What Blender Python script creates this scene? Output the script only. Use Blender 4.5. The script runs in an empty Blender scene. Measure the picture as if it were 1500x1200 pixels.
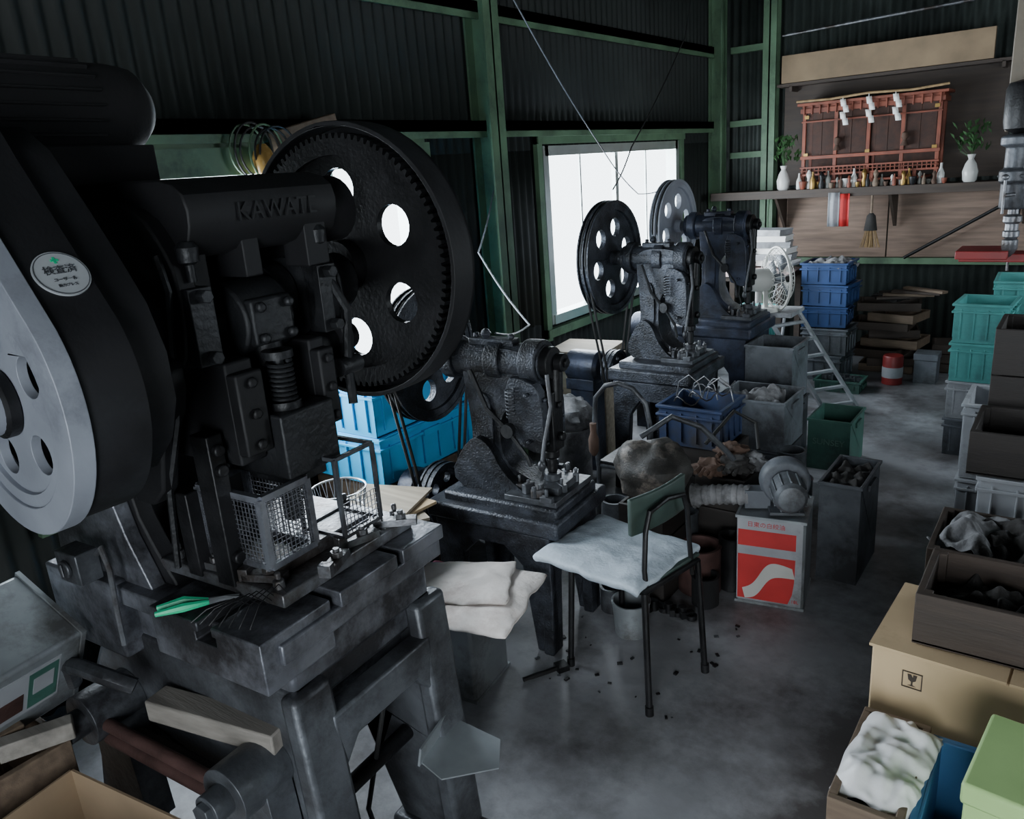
import bpy, bmesh, math, random
from mathutils import Matrix, Vector, noise
from mathutils.geometry import tessellate_polygon
random.seed(4)
SC=bpy.context.scene.collection
pi=math.pi
# ---------------------------------------------------------------- materials
def mat(name,c,r=.5,m=0.0,var=.35,sc=9,bump=.15,c2=None,mix=.35,tr=0):
    M=bpy.data.materials.new(name);M.use_nodes=True
    nt=M.node_tree;n=nt.nodes;l=nt.links
    P=n['Principled BSDF']
    tc=n.new('ShaderNodeTexCoord')
    a=n.new('ShaderNodeTexNoise');a.inputs['Scale'].default_value=sc;a.inputs['Detail'].default_value=6
    l.new(tc.outputs['Object'],a.inputs['Vector'])
    ra=n.new('ShaderNodeValToRGB')
    lo=[x*(1-var) for x in c];hi=[min(1,x*(1+var)) for x in c]
    ra.color_ramp.elements[0].color=(*lo,1);ra.color_ramp.elements[1].color=(*hi,1)
    ra.color_ramp.elements[0].position=.3;ra.color_ramp.elements[1].position=.7
    l.new(a.outputs['Fac'],ra.inputs['Fac'])
    out=ra.outputs['Color']
    if c2:
        b=n.new('ShaderNodeTexNoise');b.inputs['Scale'].default_value=sc*.45;b.inputs['Detail'].default_value=8;b.inputs['Roughness'].default_value=.7
        l.new(tc.outputs['Object'],b.inputs['Vector'])
        rb=n.new('ShaderNodeValToRGB');rb.color_ramp.elements[0].position=.62-mix*.45;rb.color_ramp.elements[1].position=.72-mix*.3
        l.new(b.outputs['Fac'],rb.inputs['Fac'])
        mx=n.new('ShaderNodeMixRGB');l.new(rb.outputs['Color'],mx.inputs[0]);l.new(out,mx.inputs[1]);mx.inputs[2].default_value=(*c2,1)
        out=mx.outputs[0]
    l.new(out,P.inputs['Base Color'])
    P.inputs['Metallic'].default_value=m
    rr=n.new('ShaderNodeMapRange');rr.inputs['To Min'].default_value=max(.05,r-.12);rr.inputs['To Max'].default_value=min(1,r+.15)
    l.new(a.outputs['Fac'],rr.inputs['Value']);l.new(rr.outputs['Result'],P.inputs['Roughness'])
    if bump:
        q=n.new('ShaderNodeTexNoise');q.inputs['Scale'].default_value=sc*8;q.inputs['Detail'].default_value=4
        l.new(tc.outputs['Object'],q.inputs['Vector'])
        bp=n.new('ShaderNodeBump');bp.inputs['Strength'].default_value=bump;bp.inputs['Distance'].default_value=.004
        l.new(q.outputs['Fac'],bp.inputs['Height']);l.new(bp.outputs['Normal'],P.inputs['Normal'])
    return M
def wood(name,c,r=.7,ax=0,sc=3):
    M=mat(name,c,r,0,.3,sc,.2)
    nt=M.node_tree;n=nt.nodes
    mp=n.new('ShaderNodeMapping');s=[14,14,14];s[ax]=1.2;mp.inputs['Scale'].default_value=s
    tc=[x for x in n if x.type=='TEX_COORD'][0]
    nt.links.new(tc.outputs['Object'],mp.inputs['Vector'])
    for x in n:
        if x.type=='TEX_NOISE': nt.links.new(mp.outputs['Vector'],x.inputs['Vector'])
    return M
K=dict(
 black=mat('black_machine_iron',(.015,.016,.018),.48,.3,.5,9,.6,(.038,.040,.045),.22),
 blk2=mat('oily_black_iron',(.008,.008,.009),.45,.3,.5,12,.35,(.018,.018,.02),.3),
 matte=mat('matte_black_casing',(.006,.006,.007),.9,0,.4,9,.3),
 drum=mat('dull_black_guard',(.007,.007,.0085),.62,.1,.5,6,.3,(.016,.017,.020),.2),
 iron=mat('grey_machine_iron',(.12,.13,.145),.42,.4,.4,7,.5,(.032,.032,.036),.45),
 wheel=mat('painted_grey_iron',(.27,.29,.335),.5,.15,.15,8,.15,(.17,.18,.21),.12),
 blueiron=mat('blue_grey_painted_iron',(.042,.052,.085),.42,.3,.4,10,.4,(.016,.018,.024),.4),
 prs=mat('dark_hammered_paint',(.052,.058,.072),.38,.4,.45,18,.9,(.015,.016,.019),.42),
 steel=mat('worn_steel',(.22,.23,.25),.38,.7,.3,14,.3,(.07,.06,.055),.4),
 bright=mat('bright_steel',(.45,.47,.5),.3,.8,.2,14,.05),
 bed=mat('oily_bed_steel',(.20,.21,.24),.36,.55,.4,9,.4,(.045,.045,.05),.43),
 rust=mat('rusty_iron',(.085,.045,.04),.6,.3,.4,18,.3),
 green=mat('green_painted_steel',(.115,.205,.12),.55,0,.3,5,.1,(.06,.10,.065),.25),
 floor=mat('stained_concrete_floor',(.28,.285,.305),.42,0,.32,2.6,.5,(.080,.076,.079),.43),
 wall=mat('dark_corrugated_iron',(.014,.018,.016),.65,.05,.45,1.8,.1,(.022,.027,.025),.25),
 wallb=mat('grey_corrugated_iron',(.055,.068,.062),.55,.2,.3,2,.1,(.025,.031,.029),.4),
 ply=wood('old_plywood',(.22,.155,.12),.8,0),
 woodk=wood('black_oiled_wood',(.022,.018,.016),.6,0),
 woodd=wood('dark_oily_wood',(.05,.036,.028),.65,0),
 woodm=wood('weathered_wood',(.16,.115,.08),.7,0),
 woodg=wood('grey_weathered_timber',(.24,.22,.195),.75,0),
 woodl=wood('pale_timber',(.33,.28,.21),.7,0),
 card=mat('brown_cardboard',(.54,.40,.24),.85,0,.12,5,.05,(.42,.30,.18),.15),
 card2=mat('dull_cardboard',(.36,.26,.165),.85,0,.2,5,.05),
 card3=mat('grimy_cardboard',(.24,.175,.11),.85,0,.25,5,.05),
 alu=mat('window_aluminium',(.5,.55,.53),.4,.6,.1,8,.05),
 tin=mat('grimy_tinplate',(.33,.36,.38),.42,.5,.25,7,.1,(.15,.15,.15),.3),
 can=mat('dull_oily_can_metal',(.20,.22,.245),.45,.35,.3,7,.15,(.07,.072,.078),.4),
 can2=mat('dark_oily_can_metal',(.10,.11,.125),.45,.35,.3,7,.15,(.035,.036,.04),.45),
 blue=mat('bright_blue_plastic',(.04,.50,.92),.42,0,.12,6,.05),
 dblue=mat('dark_blue_plastic',(.015,.045,.14),.42,0,.3,6,.05),
 mblue=mat('mid_blue_plastic',(.06,.17,.36),.4,0,.2,6,.05),
 navy=mat('dirty_navy_plastic',(.022,.040,.10),.5,0,.4,6,.1,(.03,.03,.035),.3),
 turq=mat('turquoise_plastic',(.10,.38,.36),.42,0,.2,6,.05,(.07,.24,.23),.25),
 grnp=mat('green_plastic',(.05,.14,.11),.5,0,.3,6,.05,(.03,.06,.05),.3),
 grnt=mat('faded_green_lettering',(.12,.22,.18),.5,0,.3,6,.05),
 lime=mat('lime_green_plastic',(.42,.64,.26),.4,0,.1,6,.05),
 gryp=mat('grey_plastic',(.14,.155,.18),.5,0,.3,6,.05,(.06,.065,.07),.35),
 gryl=mat('pale_grey_plastic',(.34,.355,.38),.5,0,.2,6,.05,(.18,.185,.19),.25),
 plate=mat('inspection_plate_enamel',(.36,.38,.40),.5,0,.08,8,0),
 offw=mat('off_white_plastic',(.52,.52,.49),.45,0,.12,6,.05),
 cush=mat('pale_blue_cloth',(.48,.55,.62),.95,0,.18,12,.6,(.30,.35,.40),.25),
 sack=mat('cream_sack_cloth',(.82,.76,.72),.95,0,.08,9,.6,(.64,.55,.51),.2),
 white=mat('white_plastic_film',(.74,.74,.74),.45,0,.1,8,.2),
 paper=mat('white_paper',(.8,.8,.78),.8,0,.05,8,.05),
 dcloth=mat('oily_dark_cloth',(.03,.028,.027),.9,0,.4,14,.6),
 gcloth=mat('grey_rag_cloth',(.24,.24,.25),.95,0,.4,14,.6,(.08,.08,.08),.35),
 pink=mat('pale_pink_cloth',(.55,.42,.40),.9,0,.2,9,.4),
 pinkp=mat('pink_red_print',(.60,.16,.22),.9,0,.2,9,.4),
 red=mat('red_paint',(.50,.03,.03),.45,0,.15,8,.05),
 dred=mat('dark_red_paint',(.22,.02,.02),.45,0,.15,8,.05),
 orange=mat('orange_plastic',(.7,.15,.03),.5,0,.15,8,.05),
 shr=mat('vermilion_brown_wood',(.19,.05,.027),.55,0,.35,10,.1),
 blind=mat('dark_bamboo_blind',(.055,.024,.016),.7,0,.4,30,.3),
 brass=mat('dull_brass',(.35,.22,.07),.4,.8,.2,12,.1),
 tan=mat('tan_painted_metal',(.20,.17,.13),.55,.1,.25,6,.1),
 rubber=mat('black_rubber',(.015,.015,.015),.6,0,.2,9,.1),
 ceram=mat('white_ceramic',(.6,.6,.58),.2,0,.05,9,0),
 ceramg=mat('grey_glazed_ceramic',(.22,.22,.2),.25,0,.2,9,0),
 leaf=mat('green_leaves',(.03,.09,.025),.6,0,.4,20,.1),
 bagm=mat('mottled_black_bag',(.045,.042,.038),.55,0,.5,20,.5,(.20,.17,.145),.26),
 straw=mat('straw_bristle',(.30,.20,.10),.9,0,.3,30,.3),
 gtool=mat('bright_green_plastic',(.02,.5,.25),.4,0,.1,6,0),
 amber=mat('amber_lamp_glass',(.40,.24,.07),.25,0,.3,8,0),
 slate=mat('dark_green_vinyl',(.035,.058,.050),.5,0,.3,8,.1),
 brown=mat('brown_leather_cloth',(.085,.05,.035),.8,0,.4,10,.3),
)
# ---------------------------------------------------------------- mesh builder
class B:
    def __init__(s,M=None): s.v=[];s.f=[];s.mi=[];s.c=0;s.M=M or Matrix()
    def add(s,vs,fs):
        o=len(s.v);s.v+=[s.M@Vector(v) for v in vs]
        for f in fs: s.f.append([i+o for i in f]);s.mi.append(s.c)
        return s
    def box(s,x0,x1,y0,y1,z0,z1):
        return s.add([(x,y,z) for x in(x0,x1) for y in(y0,y1) for z in(z0,z1)],[(0,1,3,2),(4,6,7,5),(0,4,5,1),(2,3,7,6),(0,2,6,4),(1,5,7,3)])
    def tube(s,pts,r,n=8,caps=True,closed=False):
        P=[Vector(p) for p in pts];N=len(P);vs=[];ref=None
        for i,p in enumerate(P):
            if closed: d=P[(i+1)%N]-P[i-1]
            else: d=P[min(i+1,N-1)]-P[max(i-1,0)]
            d=d.normalized() if d.length>1e-9 else Vector((0,0,1))
            if ref is None:
                ref=d.orthogonal().normalized()
            else:
                ref=(ref-d*ref.dot(d));ref=ref.normalized() if ref.length>1e-6 else d.orthogonal().normalized()
            w=d.cross(ref);rr=r[i] if isinstance(r,(list,tuple)) else r
            for k in range(n):
                a=2*pi*k/n;vs.append(p+ref*math.cos(a)*rr+w*math.sin(a)*rr)
        fs=[]
        for i in range(N if closed else N-1):
            j=(i+1)%N
            for k in range(n): fs.append((i*n+k,i*n+(k+1)%n,j*n+(k+1)%n,j*n+k))
        if caps and not closed: fs.append(tuple(range(n))[::-1]);fs.append(tuple((N-1)*n+k for k in range(n)))
        return s.add(vs,fs)
    def cyl(s,p0,p1,r,r1=None,n=24): return s.tube([p0,p1],[r,r if r1 is None else r1],n)
    def plate(s,loops,a0,a1,ax='y'):
        f={'y':lambda u,v,w:(u,w,v),'x':lambda u,v,w:(w,u,v),'z':lambda u,v,w:(u,v,w)}[ax]
        fl=[p for L in loops for p in L];N=len(fl)
        tr=tessellate_polygon([[Vector((p[0],p[1],0)) for p in L] for L in loops])
        vs=[f(p[0],p[1],a0) for p in fl]+[f(p[0],p[1],a1) for p in fl]
        fs=[tuple(t) for t in tr]+[tuple(i+N for i in t)[::-1] for t in tr]
        o=0
        for L in loops:
            k=len(L)
            for i in range(k): fs.append((o+i,o+(i+1)%k,N+o+(i+1)%k,N+o+i))
            o+=k
        return s.add(vs,fs)
    def lathe(s,prof,c,ax='z',n=24):
        f={'z':lambda a,b,h:(c[0]+a,c[1]+b,c[2]+h),'x':lambda a,b,h:(c[0]+h,c[1]+a,c[2]+b),'y':lambda a,b,h:(c[0]+a,c[1]+h,c[2]+b)}[ax]
        vs=[];m=len(prof)
        for r,h in prof:
            for k in range(n): a=2*pi*k/n;vs.append(f(max(r,1e-4)*math.cos(a),max(r,1e-4)*math.sin(a),h))
        fs=[(i*n+k,i*n+(k+1)%n,(i+1)*n+(k+1)%n,(i+1)*n+k) for i in range(m-1) for k in range(n)]
        fs.append(tuple(range(n)));fs.append(tuple((m-1)*n+k for k in range(n)))
        return s.add(vs,fs)
    def grid(s,fn,nu,nv):
        vs=[fn(i/nu,j/nv) for i in range(nu+1) for j in range(nv+1)]
        return s.add(vs,[(i*(nv+1)+j,(i+1)*(nv+1)+j,(i+1)*(nv+1)+j+1,i*(nv+1)+j+1) for i in range(nu) for j in range(nv)])
    def blob(s,c,r,amp=.2,sc=2.,seed=0,nu=30,nv=20):
        vs=[]
        for j in range(nv+1):
            th=pi*j/nv
            for i in range(nu):
                ph=2*pi*i/nu;d=Vector((math.sin(th)*math.cos(ph),math.sin(th)*math.sin(ph),math.cos(th)))
                k=1+amp*noise.noise(d*sc+Vector((seed*7.3,seed,0)))+amp*.35*noise.noise(d*sc*2.7+Vector((seed*3.3,0,9)))
                vs.append((c[0]+d.x*r[0]*k,c[1]+d.y*r[1]*k,c[2]+d.z*r[2]*k))
        return s.add(vs,[(j*nu+i,j*nu+(i+1)%nu,(j+1)*nu+(i+1)%nu,(j+1)*nu+i) for j in range(nv) for i in range(nu)])
def circ(cx,cy,r,n=32,a0=0): return [(cx+r*math.cos(2*pi*k/n+a0),cy+r*math.sin(2*pi*k/n+a0)) for k in range(n)]
def chaikin(P,it=2):
    for _ in range(it):
        Q=[]
        for i in range(len(P)):
            a,b=P[i],P[(i+1)%len(P)];Q.append((a[0]*.75+b[0]*.25,a[1]*.75+b[1]*.25));Q.append((a[0]*.25+b[0]*.75,a[1]*.25+b[1]*.75))
        P=Q
    return P
def TR(x,y,z=0,rz=0,rx=0,ry=0):
    return Matrix.Translation((x,y,z))@Matrix.Rotation(math.radians(rz),4,'Z')@Matrix.Rotation(math.radians(ry),4,'Y')@Matrix.Rotation(math.radians(rx),4,'X')
def fin(b,name,m,parent=None,bev=0,label=None,solid=0,ang=35,sub=0):
    me=bpy.data.meshes.new(name)
    if parent is not None: off=Vector(parent['_o'])
    else:
        xs=[v.x for v in b.v];ys=[v.y for v in b.v];off=Vector(((min(xs)+max(xs))/2,(min(ys)+max(ys))/2,min(v.z for v in b.v)))
    me.from_pydata([v-off for v in b.v],[],b.f)
    ms=m if isinstance(m,(list,tuple)) else [m]
    for q in ms: me.materials.append(K[q])
    for p,i in zip(me.polygons,b.mi): p.material_index=i
    bm=bmesh.new();bm.from_mesh(me);bmesh.ops.remove_doubles(bm,verts=bm.verts,dist=1e-5);bmesh.ops.recalc_face_normals(bm,faces=bm.faces);bm.to_mesh(me);bm.free()
    for p in me.polygons: p.use_smooth=True
    me.set_sharp_from_angle(angle=math.radians(ang))
    o=bpy.data.objects.new(name,me);SC.objects.link(o)
    if parent is not None: o.parent=parent
    else: o.location=off
    o['_o']=tuple(off)
    if label: o['label']=label
    if solid:
        q=o.modifiers.new('s','SOLIDIFY');q.thickness=solid
    if bev:
        q=o.modifiers.new('b','BEVEL');q.width=bev;q.segments=2;q.limit_method='ANGLE';q.angle_limit=math.radians(40)
    if sub:
        q=o.modifiers.new('ss','SUBSURF');q.levels=sub;q.render_levels=sub
    return o
def top(b,name,label,cat,m,group=None,**k):
    o=fin(b,name,m,None,**k);o['label']=label;o['category']=cat
    if group:o['group']=group
    return o
def T(name,label,cat,loc,rz=0,group=None):
    o=bpy.data.objects.new(name,None);SC.objects.link(o);o.empty_display_size=.05
    o.location=loc;o.rotation_euler=(0,0,math.radians(rz));o['_o']=tuple(loc)
    o['label']=label;o['category']=cat
    if group:o['group']=group
    return o
def st(b,name,m,**k):
    o=fin(b,name,m,**k);o['kind']='structure';return o
def txt(s,name,size,M,m,parent,ext=.0006):
    cu=bpy.data.curves.new(name,'FONT');cu.body=s;cu.size=size;cu.align_x='CENTER';cu.align_y='CENTER';cu.extrude=ext
    to=bpy.data.objects.new('tmp',cu);SC.objects.link(to)
    bpy.context.view_layer.update()
    me=bpy.data.meshes.new_from_object(to.evaluated_get(bpy.context.evaluated_depsgraph_get()))
    bpy.data.objects.remove(to)
    me.transform(Matrix.Translation(-Vector(parent['_o']))@M);me.materials.clear();me.materials.append(K[m])
    o=bpy.data.objects.new(name,me);SC.objects.link(o);o.parent=parent;return o
# ---------------------------------------------------------------- camera
H=1.6
c=bpy.data.cameras.new('camera');co=bpy.data.objects.new('camera',c);SC.objects.link(co)
r=math.radians(4.29);p=math.radians(17);ps=math.radians(37)
fwd=Vector((-math.sin(ps)*math.cos(p),math.cos(ps)*math.cos(p),-math.sin(p)))
rt=Vector((math.cos(ps),math.sin(ps),0));up=rt.cross(fwd)
R_=rt*math.cos(r)-up*math.sin(r);U_=rt*math.sin(r)+up*math.cos(r)
mm=Matrix((R_,U_,-fwd)).transposed().to_4x4();mm.translation=(0,0,H);co.matrix_world=mm
c.sensor_width=36;c.lens=36*1150/1500;c.clip_start=.02
bpy.context.scene.camera=co
# ---------------------------------------------------------------- room
XL=-2.6;YB=6.5;XR=1.7;YF=-1.9;ZC=3.3
def corr(b,along,u0,u1,z0,z1,pos,pitch=.066,amp=.010):
    n=max(2,int((u1-u0)/pitch*8));vs=[]
    for i in range(n+1):
        u=u0+(u1-u0)*i/n;w=pos+amp*math.sin(2*pi*u/pitch)
        for z in(z0,z1): vs.append((w,u,z) if along=='y' else (u,w,z))
    b.add(vs,[(2*i,2*i+2,2*i+3,2*i+1) for i in range(n)])
st(B().box(XL-.1,XR+.1,YF-.1,YB+.1,-.1,0),'floor','floor')
st(B().box(XL-.1,XR+.1,YF-.1,YB+.1,ZC,ZC+.1),'ceiling','wall')
W=[(1.0,2.78),(3.9,5.68)];WZ=(.71,1.69)
b=B();corr(b,'y',YF,YB,WZ[1],ZC,XL);corr(b,'y',YF,YB,0,WZ[0],XL)
for u0,u1 in((YF,W[0][0]),(W[0][1],W[1][0]),(W[1][1],YB)): corr(b,'y',u0,u1,WZ[0],WZ[1],XL)
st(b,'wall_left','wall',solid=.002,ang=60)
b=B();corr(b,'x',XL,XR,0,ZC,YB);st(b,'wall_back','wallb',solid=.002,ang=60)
b=B();b.box(XR,XR+.1,YF,3.2,0,ZC);b.box(XR,XR+.1,4.6,YB,0,ZC);b.box(XR,XR+.1,3.2,4.6,0,1.1);b.box(XR,XR+.1,3.2,4.6,1.8,ZC);st(b,'wall_right','wall')
b=B();b.box(XL,.0,YF-.1,YF,0,ZC);b.box(1.5,XR,YF-.1,YF,0,ZC);b.box(.0,1.5,YF-.1,YF,2.1,ZC);st(b,'wall_front','wall')
for i,(y0,y1) in enumerate(W):
    z0,z1=WZ;f=.035;b=B()
    b.box(XL-.05,XL+.03,y0-.02,y0+f,z0-.02,z1+.02);b.box(XL-.05,XL+.03,y1-f,y1+.02,z0-.02,z1+.02)
    b.box(XL-.05,XL+.04,y0,y1,z0-.02,z0+f);b.box(XL-.05,XL+.03,y0,y1,z1-f,z1+.02)
    ym=(y0+y1)/2
    b.box(XL-.03,XL+.0,ym-.02,ym+.02,z0,z1)
    for q in ((y0+ym)/2,(y1+ym)/2): b.box(XL-.02,XL-.01,q-.008,q+.008,z0,z1)
    st(b,'window_%d'%(i+1),'alu')
b=B();b.box(XR-.02,XR+.05,3.2,3.24,1.1,1.8);b.box(XR-.02,XR+.05,4.56,4.6,1.1,1.8);b.box(XR-.02,XR+.05,3.2,4.6,1.1,1.14);b.box(XR-.02,XR+.05,3.2,4.6,1.76,1.8);b.box(XR-.01,XR+.03,3.88,3.92,1.1,1.8);st(b,'window_3','alu')  # unseen window, added to let extra light onto the aisle
n=1
def trim(b,m='green',**k):
    global n
    st(b,'trim_%d'%n,m,**k);n+=1
def hbeam(b,x0,x1,y0,y1,z0,z1,t=.012,web='x'):
    if web=='x':
        b.box(x0,x0+t,y0,y1,z0,z1);b.box(x1-t,x1,y0,y1,z0,z1);b.box(x0,x1,(y0+y1)/2-t/2,(y0+y1)/2+t/2,z0,z1)
    else:
        b.box(x0,x1,y0,y0+t,z0,z1);b.box(x0,x1,y1-t,y1,z0,z1);b.box((x0+x1)/2-t/2,(x0+x1)/2+t/2,y0,y1,z0,z1)
b=B();hbeam(b,-2.585,-2.46,3.27,3.39,0,ZC);trim(b)
b=B();hbeam(b,-2.58,-2.47,6.28,6.38,0,ZC);trim(b)
b=B();hbeam(b,-2.19,-2.09,6.38,6.485,0,ZC,web='y');trim(b)
b=B();hbeam(b,-2.585,-2.46,.2,.32,0,ZC);trim(b)
for z in(2.33,1.79): trim(B().box(-2.588,-2.53,YF,6.27,z,z+.05).box(-2.54,-2.53,YF,6.27,z-.03,z+.05))
for z in(1.79,2.33,1.55,.74):
    trim(B().box(-2.46,-2.2,6.43,6.488,z,z+.045))
trim(B().box(-2.08,1.6,6.43,6.488,.72,.765))
for (y0,y1) in W:
    trim(B().box(-2.588,-2.56,y0-.09,y0-.04,.6,1.76).box(-2.588,-2.56,y1+.04,y1+.09,.6,1.76).box(-2.588,-2.55,y0-.09,y1+.09,1.72,1.77).box(-2.588,-2.55,y0-.09,y1+.09,.62,.67))
trim(B().box(-2.565,-2.53,.6,2.88,1.65,1.745))
b=B()
for i in range(4): b.box(-2.07+i*.82,-2.07+i*.82+.81,6.455,6.475,.77,1.26)
st(b,'wall_back_boarding','ply')
# ---------------------------------------------------------------- generic props
def crate(name,label,x0,x1,y0,y1,z0,z1,m,cat='container',group=None,rz=0,t=.006,ribs=4,solidtop=False,bands=2):
    cx,cy=(x0+x1)/2,(y0+y1)/2;w,d,h=(x1-x0),(y1-y0),(z1-z0)
    e=T(name,label,cat,(cx,cy,z0),rz,group)
    b=B(TR(cx,cy,z0));W2,D2=w/2-.012,d/2-.012
    if ribs==0: W2,D2=w/2-.006,d/2-.006
    b.box(-W2,W2,-D2,D2,0,t)
    b.box(-W2,W2,-D2,-D2+t,0,h);b.box(-W2,W2,D2-t,D2,0,h);b.box(-W2,-W2+t,-D2,D2,0,h);b.box(W2-t,W2,-D2,D2,0,h)
    if solidtop: b.box(-W2,W2,-D2,D2,h-t,h+.004)
    for i in range(ribs):
        u=-W2+2*W2*(i+.5)/ribs;v=-D2+2*D2*(i+.5)/ribs
        b.box(u-.003,u+.003,-D2-.008,-D2,.02,h-.03);b.box(u-.003,u+.003,D2,D2+.008,.02,h-.03)
        b.box(-W2-.008,-W2,v-.003,v+.003,.02,h-.03);b.box(W2,W2+.008,v-.003,v+.003,.02,h-.03)
    fin(b,'body',m,e,bev=.0015)
    for k in range(bands):
        b=B(TR(cx,cy,z0));zz=h-.012-k*.035
        b.plate([[(-w/2,-d/2),(w/2,-d/2),(w/2,d/2),(-w/2,d/2)],[(-W2,-D2),(W2,-D2),(W2,D2),(-W2,D2)]],zz,zz+.010 if k else h,'z')
        fin(b,'rim' if k==0 else 'rib_band',m,e,bev=.0015)
    for sx in(-1,1):
        b=B(TR(cx,cy,z0)).box(sx*(w/2)-.004,sx*(w/2)+.004,-.05,.05,h-.055,h-.03);fin(b,'handle',m,e)
    return e
def wbox(name,label,x0,x1,y0,y1,z0,z1,m='woodd',group=None,rz=0,t=.014,cat='wooden box',rows=2):
    cx,cy=(x0+x1)/2,(y0+y1)/2;w,d,h=(x1-x0)/2,(y1-y0)/2,(z1-z0)
    b=B(TR(cx,cy,z0,rz));b.box(-w,w,-d,d,0,t*.7)
    g=.002
    for k in range(rows):
        a,c_=h*k/rows+g,h*(k+1)/rows-g
        b.box(-w,w,-d,-d+t,a,c_);b.box(-w,w,d-t,d,a,c_);b.box(-w,-w+t,-d+t,d-t,a,c_);b.box(w-t,w,-d+t,d-t,a,c_)
    for sx in(-1,1):
        for sy in(-1,1): b.box(sx*(w-t*1.3)-t*.8,sx*(w-t*1.3)+t*.8,sy*(d-t*1.5)-t*.6,sy*(d-t*1.5)+t*.6,0,h*.98)
    return top(b,name,label,cat,m,group,bev=.002)
def cloth(name,label,cat,m,cx,cy,z,w,d,rz=0,amp=.02,drop=.05,seed=1,th=.005,pw=3,n_=30,sc=9,group=None,parent=None,patch=None,ry=0):
    M=TR(cx,cy,z,rz,0,ry);b=B(M)
    def f(u,v):
        x=(u-.5)*w;y=(v-.5)*d
        e=max(abs(u-.5),abs(v-.5))*2
        nz=noise.noise(Vector((x*sc,y*sc,seed*3.1)))+.5*noise.noise(Vector((x*sc*2.3,y*sc*2.3,seed)))
        rd=abs(noise.noise(Vector((x*sc*.9+seed,y*sc*1.6,2))))
        k=1+.08*noise.noise(Vector((u*4,v*4,seed+5)))
        return (x*k,y*k,amp*(nz-.8*rd)-drop*e**pw+(.6*amp))
    b.grid(f,n_,n_)
    if patch:
        for i,fc in enumerate(b.f):
            q=i//n_;w_=i%n_
            if patch(q/n_,w_/n_): b.mi[i]=1
    if parent is not None: return fin(b,name,m,parent,solid=th,ang=80,sub=1)
    return top(b,name,label,cat,m,group,solid=th,ang=80,sub=1)
def rag(name,label,m,cx,cy,z,w,d,seed,group=None,h=.05,cat='rag'):
    return cloth(name,label,cat,m,cx,cy,z,w,d,seed*40,h,h*.7,seed,.004,2.5,26,16,group)
def bolt(b,c,ax='x',r=.012,h=.012):
    d={'x':Vector((h,0,0)),'y':Vector((0,h,0)),'z':Vector((0,0,h)),'-y':Vector((0,-h,0))}[ax]
    b.cyl(c,Vector(c)+d,r,n=6)
def wheel(parent,name,cx,cy,cz,ax,R,w,nh,hd,hr,m,a0=0,hubr=.05,hubl=None,groove=0,spokeless=.5,rz=0):
    b=B(TR(cx,cy,cz,rz))
    hs=[circ(hd*math.cos(a0+2*pi*k/nh),hd*math.sin(a0+2*pi*k/nh),hr,24) for k in range(nh)]
    b.plate([circ(0,0,R*.96,64)]+hs,-w*spokeless/2,w*spokeless/2,ax)
    b.plate([circ(0,0,R,64),circ(0,0,R*.86,64)],-w/2,w/2,ax)
    if groove:
        for k in range(groove+1):
            q=-w/2+w*k/groove;b.plate([circ(0,0,R*1.035,56),circ(0,0,R*.97,56)],q-.004,q+.004,ax)
    hl=hubl or w*.7
    v=Vector((hl,0,0)) if ax=='x' else Vector((0,hl,0))
    b.cyl(-v,v,hubr,n=24)
    return fin(b,name,m,parent,bev=.003)
# ---------------------------------------------------------------- large geared press
P1=T('power_press','large black geared power press with grey flywheel guard and inspection sticker','machine',(-1.42,.92,0),4)
def side(y0,y1,nm):
    b=B();b.plate([[(-2.0,0),(-1.84,0),(-1.66,.36),(-1.38,.36),(-1.24,0),(-1.06,0),(-1.10,.30),(-1.11,.68),(-1.74,.68),(-1.86,.5)]],y0,y1,'y')
    b.box(-2.02,-1.82,y0-.025,y1+.025,0,.035);b.box(-1.27,-1.03,y0-.025,y1+.025,0,.035)
    b.plate([[(-1.145,.68),(-1.10,.68),(-1.05,.03),(-1.10,.03)]],y0-.02,y1+.02,'y')
    fin(b,nm,'iron',P1,bev=.012)
side(.74,.80,'leg');side(1.11,1.17,'leg')
b=B();b.plate([[(.80,.60),(1.11,.60),(1.11,.45),(1.05,.52),(.86,.52),(.80,.45)]],-1.14,-1.09,'x');fin(b,'front_web','iron',P1,bev=.006)
for x,z in((-1.22,.50),(-1.70,.50)):
    b=B();b.plate([circ(x,z,.06,28)],.62,.74,'y');b.cyl((x,.58,z),(x,.74,z),.032);bolt(b,(x,.585,z),'-y',.024,.018)
    b.plate([[(x-.055,.50),(x+.055,.50),(x+.08,.2),(x-.08,.2)]],.67,.735,'y')
    fin(b,'pivot_bracket','iron',P1,bev=.005)
for y,z,rr,m in((.655,.45,.018,'rust'),(.645,.495,.014,'rust'),(.70,.42,.024,'woodd')):
    b=B();b.cyl((-1.66,y,z),(-1.25,y,z),rr);fin(b,'tie_bar',m,P1)
b=B();b.cyl((-1.55,.76,.2),(-1.55,1.14,.2),.025);fin(b,'cross_rod','blk2',P1)
b=B();b.cyl((-1.2,.76,.30),(-1.2,1.14,.30),.02);fin(b,'cross_rod','blk2',P1)
b=B();b.box(-1.80,-1.125,.745,1.165,.67,.775);b.box(-1.78,-1.15,.76,1.15,.60,.68);b.box(-1.76,-1.18,.78,1.13,.53,.61)
fin(b,'bed','bed',P1,bev=.012)
b=B();b.box(-1.64,-1.09,.71,1.18,.772,.814);fin(b,'bolster_base','bed',P1,bev=.004)
for y0,y1 in((.86,1.03),(1.05,1.19)):
    b=B();b.box(-1.62,-1.085,y0,y1,.812,.845);fin(b,'bolster_plate','bed',P1,bev=.003)
b=B()
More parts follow.
